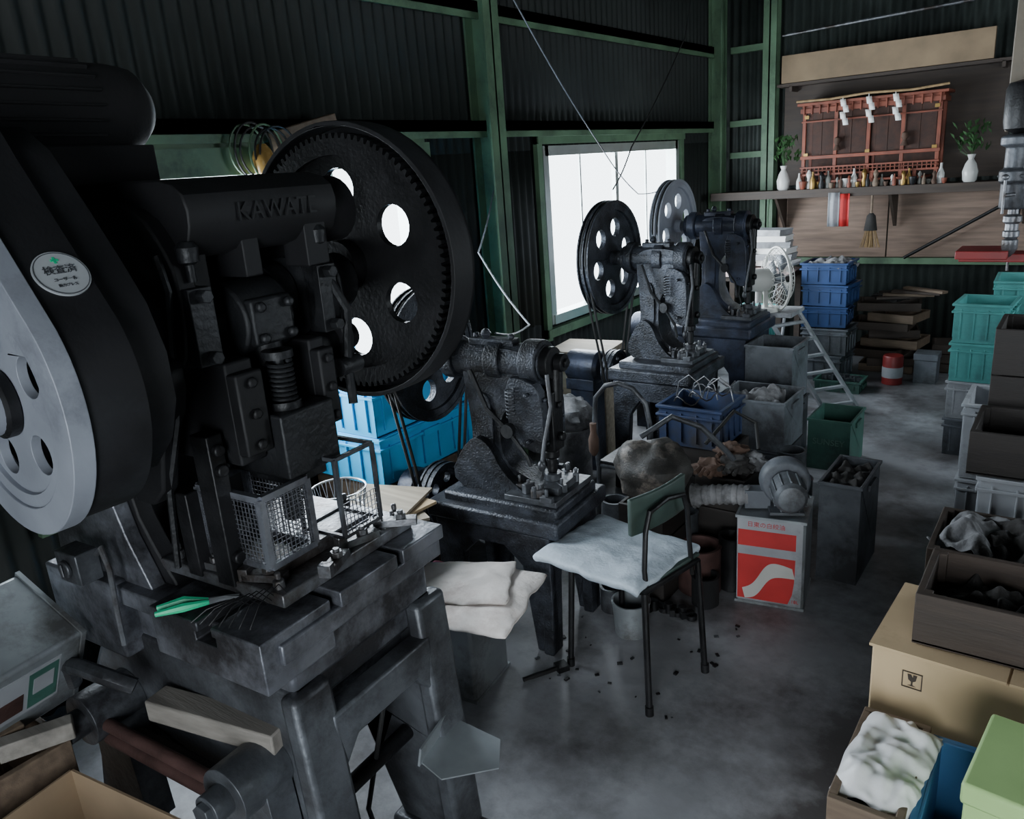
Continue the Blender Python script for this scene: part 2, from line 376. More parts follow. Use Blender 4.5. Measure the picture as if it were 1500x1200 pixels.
b.plate([[(-1.42,.73),(-1.10,.73),(-1.10,.835),(-1.235,.835),(-1.235,.815),(-1.225,.815),(-1.225,.795),(-1.285,.795),(-1.285,.815),(-1.275,.815),(-1.275,.835),(-1.42,.835)]],.672,.845,'y')
fin(b,'die_block','bed',P1,bev=.003)
cheek=[(-1.84,.66),(-1.50,.66),(-1.46,.80),(-1.52,.88),(-1.57,.98),(-1.57,1.12),(-1.50,1.24),(-1.42,1.27),(-1.32,1.28),(-1.28,1.33),(-1.27,1.46),(-1.30,1.52),(-1.34,1.57),(-1.44,1.60),(-1.74,1.60),(-1.84,1.52),(-1.80,1.3),(-1.78,1.0)]
for y0,y1 in((.77,.81),(1.09,1.13)):
    b=B();b.plate([chaikin(cheek,1)],y0,y1,'y');fin(b,'side_cheek','drum',P1,bev=.006)
b=B();b.box(-1.83,-1.76,.81,1.09,.68,1.15);fin(b,'frame_web','black',P1,bev=.006)
b=B();b.box(-1.62,-1.50,.80,1.10,1.10,1.52);fin(b,'frame_web','drum',P1,bev=.006)
b=B();b.plate([chaikin([(-1.82,1.49),(-1.34,1.48),(-1.27,1.50),(-1.245,1.56),(-1.26,1.61),(-1.34,1.63),(-1.82,1.625)],1)],.80,1.16,'y')
b.cyl((-1.34,1.13,1.545),(-1.34,1.24,1.545),.07)
b.box(-1.42,-1.34,1.14,1.20,1.40,1.52);b.box(-1.46,-1.30,.81,.86,1.36,1.52);b.box(-1.44,-1.27,.92,.96,1.44,1.52);b.box(-1.33,-1.26,1.07,1.13,1.44,1.53)
fin(b,'crown','drum',P1,bev=.006)
txt('KAWATE','cast_lettering',.048,Matrix.Translation((-1.2475,1.00,1.560))@Matrix.Rotation(pi/2,4,'Z')@Matrix.Rotation(pi/2,4,'X'),'drum',P1,.0022)
b=B();b.plate([[(-1.85,.80),(-1.5,.80),(-1.56,.92),(-1.60,1.05),(-1.81,1.12)]],.735,.77,'y');fin(b,'side_panel','bed',P1,bev=.004)
b=B();b.box(-1.86,-1.60,.70,.755,.64,.82);fin(b,'side_foot','bed',P1,bev=.006)
b=B();b.cyl((-1.385,.50,1.375),(-1.385,1.42,1.39),.035)
for y0,y1,rr in((.66,.70,.09),(.70,.76,.075),(.82,.87,.07),(1.03,1.08,.07),(1.14,1.20,.085),(1.20,1.27,.065)): b.cyl((-1.385,y0,1.38),(-1.385,y1,1.38),rr)
b.cyl((-1.36,.87,1.36),(-1.36,1.03,1.36),.045);fin(b,'crankshaft','black',P1,bev=.002)
for y in(.775,1.085):
    b=B();b.plate([circ(-1.36,1.37,.088,32)],y,y+.05,'y');b.box(-1.30,-1.255,y,y+.05,1.30,1.44)
    for z in(1.315,1.425): bolt(b,(-1.255,y+.025,z),'x',.013,.02)
    fin(b,'bearing_cap','black',P1,bev=.006)
b=B();b.cyl((-1.335,.89,1.355),(-1.335,1.01,1.355),.078);b.cyl((-1.285,.95,1.32),(-1.285,.95,1.14),.03);b.box(-1.28,-1.25,.90,1.0,1.31,1.40)
for y in(.915,.985):
    for z in(1.325,1.385): bolt(b,(-1.25,y,z),'x',.012,.016)
fin(b,'connecting_rod','black',P1,bev=.006)
b=B();b.lathe([(.03,0),(.10,.005),(.105,.02),(.105,.045),(.03,.05)],(-1.385,1.13,1.38),'y',32);b.tube([(-1.385+.115*math.cos(2*pi*k/32),1.155,1.38+.115*math.sin(2*pi*k/32)) for k in range(32)],.008,6,closed=True);fin(b,'brake_drum','black',P1,bev=.002)
b=B();b.tube([(-1.27,1.12,1.42),(-1.24,1.14,1.34),(-1.25,1.13,1.22),(-1.23,1.11,1.14)],.010,8);b.cyl((-1.25,1.10,1.22),(-1.25,1.16,1.22),.02);fin(b,'clutch_link','black',P1)
b=B();b.cyl((-1.30,1.08,1.27),(-1.30,1.20,1.27),.03);b.plate([chaikin([(-1.36,1.20),(-1.26,1.22),(-1.25,1.30),(-1.31,1.40),(-1.38,1.36)],1)],1.135,1.165,'y');b.box(-1.40,-1.30,1.10,1.14,1.10,1.24);fin(b,'clutch_bracket','drum',P1,bev=.004)
for y in(.80,1.11):
    b=B();b.lathe([(.008,0),(.008,.03),(.018,.035),(.02,.06),(.012,.07)],(-1.27,y,1.45),'z',14);fin(b,'oil_cup','black',P1)
b=B();b.tube([(-1.30,.76,1.5),(-1.28,.755,1.44),(-1.30,.76,1.38),(-1.33,.757,1.2),(-1.4,.755,1.05),(-1.42,.75,.88)],.007,6);fin(b,'oil_pipe','black',P1)
b=B();b.plate([chaikin([(-1.52,1.02),(-1.40,1.02),(-1.36,1.16),(-1.30,1.24),(-1.30,1.34),(-1.44,1.40),(-1.52,1.36)],1)],.735,.772,'y');b.cyl((-1.40,.72,1.22),(-1.40,.74,1.22),.022,n=6);b.cyl((-1.45,.72,1.1),(-1.45,.74,1.1),.018,n=6);fin(b,'side_bracket','drum',P1,bev=.006)
b=B();pts=[(-1.235+.024*math.cos(t*.6),.93+.024*math.sin(t*.6),1.28-t*.0009) for t in range(90)];b.tube(pts,.004,6);fin(b,'spring','black',P1)
b=B();b.cyl((-1.235,.93,1.30),(-1.235,.93,1.17),.011);b.cyl((-1.235,.93,1.20),(-1.235,.93,1.18),.032);b.cyl((-1.235,.93,1.30),(-1.235,.93,1.285),.03);fin(b,'spring_rod','black',P1)
b=B();b.box(-1.37,-1.19,.875,1.015,1.055,1.185);b.box(-1.34,-1.21,.90,.99,1.03,1.06);b.cyl((-1.285,.95,1.04),(-1.285,.95,.93),.022)
fin(b,'slide','black',P1,bev=.005)
for y0,y1 in((.81,.872),(1.018,1.06)):
    b=B();b.box(-1.50,-1.24,y0,y1,1.10,1.30);b.box(-1.245,-1.215,y0,y1,1.12,1.28)
    for z in(1.14,1.2,1.26): bolt(b,(-1.215,(y0+y1)/2,z),'x',.012,.010)
    fin(b,'slide_guide','drum',P1,bev=.006)
b=B();b.box(-1.32,-1.27,.765,.80,.86,1.17)
for z in(1.10,1.14,.92): b.cyl((-1.275,.783,z),(-1.258,.783,z),.012)
fin(b,'die_post','blk2',P1,bev=.003)
b=B();b.box(-1.41,-1.37,.765,.795,.86,1.04);fin(b,'die_post','blk2',P1,bev=.003)
b=B();b.box(-1.51,-1.14,.77,1.15,.845,.872);b.box(-1.46,-1.20,.82,1.08,.872,.90)
for x in(-1.47,-1.32,-1.17):
    for y in(.79,1.13): b.cyl((x,y,.87),(x,y,.89),.012,n=6);b.cyl((x,y,.89),(x,y,.905),.006)
fin(b,'die_set','steel',P1,bev=.003)
for i,(x,y,a) in enumerate([(-1.22,.80,20),(-1.14,1.10,35),(-1.16,1.0,70),(-1.36,.79,5),(-1.13,.90,110)]):
    b=B(TR(x,y,.873,a));b.box(-.045,.045,-.013,.013,0,.016);b.box(-.05,-.03,-.013,.013,0,.026)
    b.cyl((.01,0,0),(.01,0,.034),.007);b.cyl((.01,0,.016),(.01,0,.028),.013,n=6)
    fin(b,'clamp','steel',P1,bev=.001)
def meshpanel(b,p,u,v,nu,nv,r=.0010):
    p,u,v=Vector(p),Vector(u),Vector(v)
    for i in range(nu+1): b.tube([p+u*i/nu,p+u*i/nu+v],r,4)
    for j in range(nv+1): b.tube([p+v*j/nv,p+v*j/nv+u],r,4)
def barframe(b,x0,x1,y0,y1,z0,z1,t=.007):
    for x in(x0,x1):
        for y in(y0,y1): b.box(x-t,x+t,y-t,y+t,z0,z1)
    for z in(z0,z1):
        for y in(y0,y1): b.box(x0,x1,y-t,y+t,z-t,z+t)
        for x in(x0,x1): b.box(x-t,x+t,y0,y1,z-t,z+t)
b=B();barframe(b,-1.375,-1.195,.80,.915,.905,1.045,.0065);fin(b,'guard_frame','bed',P1)
for pp,u,v,nu,nv in(((-1.375,.795,.905),(.18,0,0),(0,0,.14),18,14),((-1.191,.80,.905),(0,.115,0),(0,0,.14),11,14),((-1.375,.915,.905),(.18,0,0),(0,0,.14),18,14)):
    b=B();meshpanel(b,pp,u,v,nu,nv);fin(b,'guard_mesh','bed',P1)
b=B();barframe(b,-1.28,-1.16,.965,1.075,.90,1.07,.004);fin(b,'guard_frame','iron',P1)
b=B();meshpanel(b,(-1.16,.965,.90),(0,.11,0),(0,0,.07),10,6);fin(b,'guard_mesh','bed',P1)
# flywheel with teardrop belt guard, near side
FX,FY,FZ=-1.3725,.4816,1.36
wcx,wcz=.072,-.038;RG=.208
def tear(R,k=1.0):
    a_=[(wcx+R*math.cos(math.radians(a)),wcz+R*math.sin(math.radians(a))) for a in range(34,-181,-6)]
    e=R-RG
    return a_+[(-.17+e*-1,.20),(-.13-e,.36),(-.07,.405+e),(.0+e,.385+e),(.052+e,.315+e)]
GM=TR(FX,FY,FZ,-4)
b=B(GM);b.plate([tear(RG),circ(wcx,wcz,.165,56)],-.020,.012,'y');fin(b,'belt_guard','wheel',P1,bev=.004)
wheel(P1,'flywheel',FX+wcx*math.cos(math.radians(-4)),FY+wcx*math.sin(math.radians(-4)),FZ+wcz,'y',.168,.030,5,.103,.031,'wheel',pi/2+.15,.045,.05,spokeless=.5,rz=-4)
b=B(GM);b.lathe([(.015,-.085),(.040,-.08),(.044,-.07),(.044,-.03),(.052,-.025),(.052,-.01)],(wcx,0,wcz),'y',28);fin(b,'hub','blk2',P1)
b=B(GM);b.plate([tear(RG-.006),circ(wcx,wcz,.175,56)],.014,.10,'y');b.plate([chaikin([(-.16,-.20),(.10,-.22),(.235,-.10),(.235,.05),(.12,.20),(-.02,.36),(-.16,.36)],1),circ(wcx,wcz,.125,32)],.10,.165,'y')
fin(b,'wheel_housing','drum',P1,bev=.005)
ang=math.radians(39)
SM=GM@Matrix.Translation((.183,.062,.143))@Matrix.Rotation(pi/2-ang,4,'Y')@Matrix.Rotation(pi/2,4,'Z')@Matrix.Scale(.90,4)
b=B(SM);b.cyl((0,0,-.008),(0,0,.004),.042,n=40);fin(b,'inspection_plate','plate',P1)
b=B(SM);b.plate([circ(0,0,.040,40),circ(0,0,.0388,40)],.0035,.0048,'z');fin(b,'plate_ring','iron',P1)
b=B(SM);b.box(-.002,.002,.019,.031,.003,.005);b.box(-.006,.006,.023,.027,.003,.005);fin(b,'green_cross','gtool',P1)
txt('検査済','inspection_text',.017,SM@Matrix.Translation((0,.006,.0045)),'iron',P1)
txt('ユーザー名','small_text',.007,SM@Matrix.Translation((0,-.012,.0045)),'iron',P1)
txt('動力プレス','small_text',.006,SM@Matrix.Translation((0,-.023,.0045)),'iron',P1)
# gear far side
GX,GY,GZ=-1.391,1.325,1.41;b=B(TR(GX,GY,GZ))
teeth=[];NT=96
for k in range(NT):
    for da,rr in((0,.286),(.28,.286),(.42,.297),(.8,.297)):
        a=2*pi*(k+da)/NT;teeth.append((rr*math.cos(a),rr*math.sin(a)))
hs=[circ(.175*math.cos(pi/2+pi/3*k),.175*math.sin(pi/2+pi/3*k),.047,22) for k in range(6)]
b.plate([teeth]+hs,-.008,.010,'y');b.plate([teeth,circ(0,0,.25,56)],-.02,.02,'y');b.cyl((0,-.05,0),(0,.05,0),.06)
fin(b,'gear_wheel','blk2',P1,bev=0)
b=B(TR(GX,GY,GZ));b.plate([circ(0,0,.323,64),circ(0,0,.312,64)],-.022,.055,'y');b.plate([circ(0,0,.323,64),circ(0,0,.27,64)],.045,.055,'y');fin(b,'gear_guard','drum',P1,bev=.002)
# motor
b=B();b.lathe([(.02,0),(.07,.005),(.082,.03),(.088,.08),(.088,.46),(.082,.50),(.055,.53),(.02,.54)],(-1.66,.50,1.775),'y',32)
for k in range(20):
    a=2*pi*k/20;b.M=TR(-1.66,0,1.775,0,0,-math.degrees(a));b.box(.083,.095,.58,.90,-.003,.003)
b.M=Matrix();b.box(-1.76,-1.56,.6,.98,1.62,1.70);fin(b,'motor','matte',P1,bev=.003)
b=B();b.box(-1.69,-1.61,.65,.70,.84,.91);b.cyl((-1.65,.65,.875),(-1.65,.64,.875),.020);b.box(-1.654,-1.646,.635,.641,.86,.89);fin(b,'switch_box','iron',P1,bev=.004)
b=B();b.tube([(-1.60,.69,.90),(-1.58,.69,.92),(-1.565,.69,.87),(-1.575,.69,.78),(-1.56,.68,.70)],.006,8);fin(b,'conduit','steel',P1)
b=B();b.tube([(-1.78,.66,.55),(-1.74,.64,.62),(-1.66,.63,.645),(-1.58,.64,.64),(-1.54,.67,.61)],.018,10);fin(b,'hose','iron',P1)
b=B();b.tube([(-1.22,1.0,.0),(-1.2,.95,.2),(-1.18,1.05,.5),(-1.2,1.1,.66)],.006);fin(b,'cable','rubber',P1)
b=B(TR(-1.055,1.10,.33,10,0,12));b.plate([[(-.03,-.09),(.03,-.11),(.13,-.02),(.1,.06),(-.03,.07)]],0,.004,'z');b.box(-.035,-.03,-.1,.07,0,.05);fin(b,'chute','tin',P1)
P1.location=(-1.435,.90,0)
b=B(TR(-1.35,.705,.535,12));b.box(-.17,.17,-.03,.03,0,.05);top(b,'timber_block','weathered grey square timber block on press tie bars','timber','woodg',bev=.004)
b=B(TR(-1.21,.745,.847,52));b.tube([(-.05,-.012,.008),(0,-.014,.012),(.045,-.004,.008)],[.005,.009,.005],8);b.tube([(-.05,.012,.008),(0,.014,.012),(.045,.004,.008)],[.005,.009,.005],8)
b.c=1;b.tube([(.045,.002,.008),(.075,.0,.008),(.10,-.004,.006)],[.006,.005,.002],6);b.tube([(.045,-.002,.008),(.075,.002,.008),(.10,.006,.006)],[.006,.005,.002],6)
o=top(b,'pliers','green-handled long-nose pliers lying on the press bolster','tool',['gtool','bright']);o.location=(-1.31,.69,.846)
for k in range(7):
    b=B(TR(-1.23+.014*k,.70+.008*k,.848,60+k*6));b.tube([(-.06,0,.0),(-.03,0,.018+.003*k),(.02,0,.026+.004*k),(.05,0,.0)],.0012,5)
    top(b,'wire_hook','bent dark wire hook lying on the press bolster','hook','blk2','wire hooks on the press bolster')
# ---------------------------------------------------------------- small presses
def press(name,label,px,py,rz,bz,cz,R,m='prs',wm='prs',ws=1.0,kx=1.0,sx=0,ml=.21,pr=.095):
    e=T(name,label,'machine',(px,py,0),rz)
    M0=TR(px,py,0);M=M0@Matrix.Translation((sx,0,0))@Matrix.Scale(kx,4,(1,0,0))
    def N(): return B(M)
    hw=.17*ws
    for i,(x0,x1) in enumerate(((.12,.16),(-.30,-.26))):
        b=N();b.plate([[(-hw-.03,0),(-hw+.04,0),(-hw+.06,bz*.55),(-hw*.5,bz*.72),(hw*.5,bz*.72),(hw-.06,bz*.55),(hw-.04,0),(hw+.03,0),(hw,bz-.09),(-hw,bz-.09)]],x0,x1,'x')
        s=(-1,1)[i];y=s*hw;b.plate([[(-.30,0),(-.22,0),(-.19,bz*.6),(-.12,bz*.72),(-.02,bz*.72),(.05,bz*.6),(.09,0),(.16,0),(.16,bz-.09),(-.30,bz-.09)]],y-.018,y+.018,'y')
        fin(b,'stand',m,e,bev=.006)
    b=N();b.box(-.33,.20,-hw-.03,hw+.03,bz-.09,bz-.03);b.box(-.28,.18,-hw+.01,hw-.01,bz-.04,bz);fin(b,'bed',m,e,bev=.010)
    h=cz-bz
    prof=[(-.25,bz-.01),(.10,bz-.01),(.10,bz+.03),(.02,bz+.05),(-.06,bz+.09),(-.085,bz+.32*h),(-.08,cz-.20),(-.03,cz-.14),(.04,cz-.12),(.07,cz-.08),(.07,cz+.02),(.0,cz+.05),(-.18,cz+.05),(-.225,cz+.0),(-.20,cz-.2),(-.20,bz+.15)]
    b=N();w=.050*ws
    b.plate([chaikin(prof,2)],-w,w,'y')
    b.plate([chaikin([(-.31,bz-.01),(.06,bz-.01),(-.06,bz+.07),(-.11,bz+.18),(-.19,bz+.20)],2)],-w-.04,w+.04,'y')
    b.plate([chaikin([(-.18,bz+.1),(-.11,bz+.1),(-.10,cz-.12),(-.17,cz-.10)],2)],-w-.010,w+.010,'y')
    fin(b,'frame',m,e,bev=.016)
    b=N();b.cyl((-.33,0,cz),(.09,0,cz),.060);b.cyl((-.30,0,cz),(-.25,0,cz),.076);b.cyl((.02,0,cz),(.085,0,cz),.076);b.cyl((-.12,0,cz),(-.06,0,cz),.070)
    b.lathe([(.012,0),(.012,.03),(.02,.035),(.012,.05),(.004,.055)],(-.14,0,cz+.050),'z',12);b.box(-.20,-.02,-.025,.025,cz+.04,cz+.075)
    for x in(-.18,-.04): b.cyl((x,0,cz+.07),(x,0,cz+.09),.012,n=6)
    fin(b,'crank_housing',m,e,bev=.006)
    b=N();b.cyl((.085,0,cz),(.12,0,cz),.055);b.cyl((.12,.018,cz),(.15,.018,cz),.03);b.cyl((.115,.005,cz-.13),(.115,.015,cz-.02),.024);bolt(b,(.15,.018,cz),'x',.016);fin(b,'crank_arm','blk2',e,bev=.003)
    zs0,zs1=bz+.34*h,cz-.09
    b=N();b.box(.05,.125,-.034,.034,zs0,zs1);b.cyl((.09,0,zs0-.03),(.09,0,zs0),.028);b.cyl((.09,0,zs0-.03),(.09,0,bz+.07),.017)
    b.cyl((.125,0,zs0+.05),(.145,0,zs0+.05),.018,n=6);b.cyl((.125,0,zs1-.05),(.14,0,zs1-.05),.014,n=6);fin(b,'slide','blk2',e,bev=.006)
    for s in(-1,1):
        b=N();y=s*.056;b.plate([chaikin([(-.02,zs0+.04),(.09,zs0),(.108,zs0+.03),(.108,zs1-.01),(.07,zs1+.05),(-.04,zs1+.05)],1)],y-.022,y+.022,'y')
        for z in(zs0+.04,(zs0+zs1)/2,zs1-.02): bolt(b,(.102,y,z),'x',.009,.014)
        for z in(zs0+.05,zs1+.0): b.cyl((.06,y+s*.02,z),(.06,y+s*.045,z),.008,n=6)
        fin(b,'slide_guide',m,e,bev=.006)
    b=N();b.cyl((-.02,-w-.05,cz-.22),(-.02,w+.05,cz-.22),.012);b.cyl((-.02,-w-.055,cz-.22),(-.02,-w-.035,cz-.22),.024);b.tube([(-.02,-w-.045,cz-.22),(.05,-w-.05,cz-.30),(.06,-w-.045,bz+.12)],.007,6);b.tube([(-.02,-w-.045,cz-.22),(-.10,-w-.045,cz-.15),(-.16,-w-.04,cz-.02)],.008,6);fin(b,'clutch_lever','black',e)
    b=N();pts=[(.0+.014*math.cos(t*.7),-w-.05+.014*math.sin(t*.7),cz-.07-t*.0014) for t in range(70)];b.tube(pts,.0028,5);fin(b,'spring','iron',e)
    b=N();b.box(-.03,.17,-.13,.13,bz,bz+.02);b.box(.02,.15,-.075,.075,bz+.02,bz+.045);b.cyl((.09,0,bz+.045),(.09,0,bz+.07),.03)
    for y in(-.12,-.09,.1,.12): b.cyl((.12-.3*abs(y),y,bz+.02),(.12-.3*abs(y),y,bz+.06),.009,n=6)
    fin(b,'die_set','iron',e,bev=.002)
    for k in range(11):
        b=B(M@TR(.14-.05*(k%4),-.135+.026*k,bz+.02,k*37));b.box(-.022,.022,-.01,.01,0,.02+.007*(k%3));b.cyl((0,0,.02),(0,0,.045),.006,n=8);fin(b,'die_clamp','steel' if k%2 else 'iron',e,bev=.002)
    wheel(e,'flywheel',px-.40,py,cz,'x',R,.055,6,R*.56,R*.17,wm,.3,.035,.05,groove=2)
    b=B(M0);b.cyl((-.40,0,cz),(-.28,0,cz),.025);fin(b,'crankshaft','iron',e)
    mz=max(.22,bz-.09)
    wheel(e,'pulley',px-.40,py,mz,'x',pr,.05,5,pr*.55,pr*.18,wm,0,.02,.04,groove=2)
    b=B(M0);b.lathe([(.02,0),(.08,.01),(.085,.03),(.085,ml-.03),(.07,ml-.01),(.02,ml)],(-.46-ml,0,mz),'x',24);b.box(-.47-ml*.9,-.49,-.07,.07,mz-.12,mz-.06);b.box(-.47-ml*.8,-.50,-.06,.06,0,mz-.1);b.cyl((-.47,0,mz),(-.41,0,mz),.012);fin(b,'motor','blueiron',e,bev=.003)
    for q in(-.413,-.387):
        b=B(M0)
        L=[(q,-R*math.cos(pi*k/12),cz+R*math.sin(pi*k/12)) for k in range(13)]+[(q,pr*math.cos(pi*k/12),mz-pr*math.sin(pi*k/12)) for k in range(13)]
        b.tube(L,.006,6,closed=True);fin(b,'belt','rubber',e)
    b=N();b.tube([(.13,-.07,cz-.02),(.15,-.09,cz-.12),(.13,-.11,bz+.22),(.12,-.12,bz+.14)],.007,8);b.blob((.12,-.12,bz+.14),(.014,.014,.02),.0,1,0,10,8);fin(b,'hand_lever','iron',e)
    b=N();b.tube([(.02,.09,cz+.04),(.0,.10,cz-.06),(.02,.10,cz-.2),(-.02,.11,bz+.1),(.05,.13,bz-.1)],.005,6);fin(b,'linkage','blk2',e)
    return e
p2=press('small_power_press','small dark cast-iron crank press beside folding chair',-1.50,2.07,4,.53,.985,.235,ml=.11,pr=.12,ws=.92)
b=B(TR(-1.47,2.19,.93,30));b.lathe([(.035,0),(.03,.05),(.008,.085),(.003,.09)],(0,0,-.04),'z',16);fin(b,'orange_cap','orange',p2)
press('medium_power_press','dark cast-iron crank press with belt-driven flywheel',-1.55,3.50,0,.66,1.14,.27,ws=1.1,kx=.82,sx=-.05)
press('blue_power_press','blue-grey crank press standing beside window',-1.56,4.27,0,.72,1.22,.25,m='blueiron',wm='wheel',ws=1.05,kx=.85,sx=-.04)
# ---------------------------------------------------------------- chair
CH=T('folding_chair','low tubular chair with dark green backrest and pale blue cushion','chair',(-1.06,1.97,0),-12)
cx,cy=-1.06,1.97
L=[(-.155,-.11),(.155,-.13),(.155,.13),(-.155,.13)]
for (x,y) in L:
    b=B(TR(cx,cy));b.tube([(x*1.12,y*1.1,0),(x,y,.40)],.010,10);b.cyl((x*1.12,y*1.1,0),(x*1.115,y*1.1,.03),.013);fin(b,'leg','blk2',CH)
b=B(TR(cx,cy));b.tube([(-.155,-.12,.40),(.155,-.13,.40),(.155,.13,.40),(-.155,.13,.40)],.010,8,closed=True);fin(b,'seat_frame','blk2',CH)
b=B(TR(cx,cy));b.box(-.19,.15,-.15,.15,.405,.418);fin(b,'seat','slate',CH,bev=.004)
b=B(TR(cx,cy));b.tube([(.15,-.11,.36),(.14,-.11,.46),(.14,-.10,.58),(.14,-.08,.635),(.14,0,.65),(.14,.08,.635),(.14,.10,.58),(.14,.11,.46),(.15,.11,.36)],.008,10);fin(b,'back_tube','blk2',CH)
b=B(TR(cx,cy))
b.grid(lambda u,v:(.112+.014*math.sin(pi*u),-.13+.26*u,.565+.115*v),12,6);fin(b,'backrest','slate',CH,solid=.016,bev=.004)
cloth('cushion','',None,'cush',cx-.055,cy-.01,.438,.41,.36,5,.007,.018,3,.030,6,parent=CH,sc=11)
C2=T('tubular_chair','bare round-backed tubular steel chair behind small press','chair',(-1.44,2.77,0),-90)
cx,cy=-1.44,2.77
b=B(TR(cx,cy));b.tube([(-.13,-.12,.40),(.13,-.12,.40),(.13,.12,.40),(-.13,.12,.40)],.009,8,closed=True);fin(b,'seat_frame','iron',C2)
for (x,y) in L: fin(B(TR(cx,cy)).tube([(x*.95,y*1.0,0),(x*.85,y*.9,.40)],.010,8),'leg','iron',C2)
b=B(TR(cx,cy));b.tube([(.13,-.12,.38),(.14,-.125,.60),(.15,-.11,.70),(.155,-.06,.755),(.155,0,.77),(.155,.06,.755),(.15,.11,.70),(.14,.125,.60),(.13,.12,.38)],.010,10);fin(b,'back_tube','iron',C2)
b=B(TR(cx,cy));b.box(-.13,.13,-.12,.12,.405,.42);fin(b,'seat','blk2',C2,bev=.004)
b=B(TR(cx,cy));b.lathe([(.008,0),(.02,.02),(.022,.07),(.012,.1),(.014,.14)],(.155,-.125,.45),'z',14);fin(b,'wooden_grip','brown',C2)
# ---------------------------------------------------------------- central heap
wbox('wooden_crate','black oily wooden crate carrying a mottled bag',-1.33,-1.15,2.38,2.60,0,.38,'woodk',rows=3)
b=B();b.blob((-1.235,2.49,.485),(.145,.13,.115),.22,1.8,3);top(b,'bag','mottled dark round sack slumped on oily wooden crate','bag','bagm')
wbox('wooden_crate','black oily wooden crate heaped with gloves',-1.17,-.97,2.72,2.94,0,.40,'woodk',rows=3)
for k,(x,y,z,m) in enumerate([(-1.12,2.76,.42,'brown'),(-1.04,2.80,.43,'dcloth'),(-1.08,2.88,.45,'brown'),(-1.0,2.88,.42,'gcloth')]):
    b=B();b.blob((x,y,z),(.065,.05,.035),.5,2.0,14+k)
    for j in range(4): b.tube([(x-.03+.018*j,y-.03,z+.005),(x-.035+.02*j,y-.075,z+.0-.01*(j%2))],[.011,.009],8)
    top(b,'work_glove','stained work glove heaped on oily crate','glove',m,'work gloves on crate')
for k,(x,y,r0,h0,m) in enumerate([(-1.23,2.28,.055,.14,'blk2'),(-1.30,2.26,.045,.10,'iron'),(-.98,2.62,.05,.22,'blk2'),(-1.02,2.46,.05,.12,'matte'),(-.96,2.98,.06,.30,'matte'),(-1.40,2.48,.05,.34,'can2'),(-1.18,2.66,.045,.26,'can2'),(-.92,3.20,.07,.25,'can2'),(-.98,3.34,.06,.32,'can')]):
    b=B();b.lathe([(r0*.9,0),(r0,.005),(r0,h0-.01),(r0*1.05,h0),(r0*.85,h0),(r0*.8,.02)],(x,y,0),'z',24);top(b,'oily_tin','small black oily tin packed between machines','tin can',m,'oily tins on the floor')
b=B();b.tube([(-1.30,2.52,.60),(-1.22,2.62,.66),(-1.12,2.66,.62),(-1.05,2.72,.52),(-1.03,2.76,.47)],.011,10);top(b,'bent_pipe','bent dark steel tube lying over the heap','pipe','iron')
b=B();b.tube([(-1.16,2.80,.5),(-1.10,2.95,.60),(-1.02,2.98,.55),(-.98,2.9,.47)],.008,8);top(b,'bent_pipe','thin bent black hose lying over the gloves','hose','rubber')
for k in range(12):
    x=-1.22+.018*k;y=2.36-.03+.02*math.sin(k*2.1) if k<5 else 2.34;b=B(TR(x,y-.0,.0,k*41))
    if k%3==0: b.cyl((0,0,0),(0,0,.04),.016)
    elif k%3==1: b.box(-.025,.025,-.010,.010,0,.025)
    else: b.plate([circ(0,0,.02,24),circ(0,0,.010,24)],0,.016,'z')
    top(b,'machine_part','oily black machine part lying on the floor','part','blk2','machine parts on the floor',bev=.001)
def tincan(name,label,cx,cy,z,m,s=.119,h=.35,rz=0,cat='tin can',group=None):
    e=T(name,label,cat,(cx,cy,z),rz,group);b=B(TR(cx,cy,z))
    b.plate([[(-s,-s+.01),(-s+.01,-s),(s-.01,-s),(s,-s+.01),(s,s-.01),(s-.01,s),(-s+.01,s),(-s,s-.01)]],.004,h-.004,'z')
    fin(b,'body',m,e,bev=.002)
    for zz in(0,h-.008):
        b=B(TR(cx,cy,z));b.plate([[(-s-.003,-s-.003),(s+.003,-s-.003),(s+.003,s+.003),(-s-.003,s+.003)],[(-s+.006,-s+.006),(s-.006,-s+.006),(s-.006,s-.006),(-s+.006,s-.006)]],zz,zz+.01,'z');fin(b,'rim',m,e)
    return e
rc=tincan('oil_can','square silver tin can with red band and curved red print',-.835,2.67,0,'tin',rz=10)
s=.119
b=B(TR(-.835,2.67,0));b.plate([[(-.112,.235),(.088,.235),(.088,.298),(-.112,.298)]],-s-.0015,-s+.001,'y')
fin(b,'red_band','red',rc)
b=B(TR(-.835,2.67,0));b.plate([[(-.112,.02),(.066,.02),(.080,.06),(.086,.11),(.088,.20),(-.112,.20)]],-s-.0015,-s+.001,'y');fin(b,'red_field','red',rc)
S=[];n0=30
for k in range(n0+1):
    u=k/n0;S.append((-.085+.173*u,.020+.105*(1/(1+math.exp(-(u-.36)*12)))))
S2=[(x-.010,z+.040+.016*abs(math.sin(pi*i/n0))) for i,(x,z) in enumerate(S)][::-1]
b=B(TR(-.835,2.67,0));b.plate([S+S2],-s-.0024,-s+.001,'y');fin(b,'white_curve','offw',rc)
b=B(TR(-.835,2.67,0));b.plate([[(-.115,.015),(.11,.015),(.11,.345),(-.115,.345)]],-s-.0006,-s+.001,'y');fin(b,'white_print','gryl',rc)
txt('日東の白絞油','red_text',.022,TR(-.850,2.67-s-.001,.320)@Matrix.Rotation(pi/2,4,'X'),'red',rc)
txt('18L','red_text',.018,TR(-.835+.090,2.67-s-.0026,.033)@Matrix.Rotation(pi/2,4,'X'),'red',rc)
BL=T('blower','grey electric blower with fat duct on a tin can','blower',(-.80,2.66,.352),25)
cx,cy,cz=-.80,2.66,.352
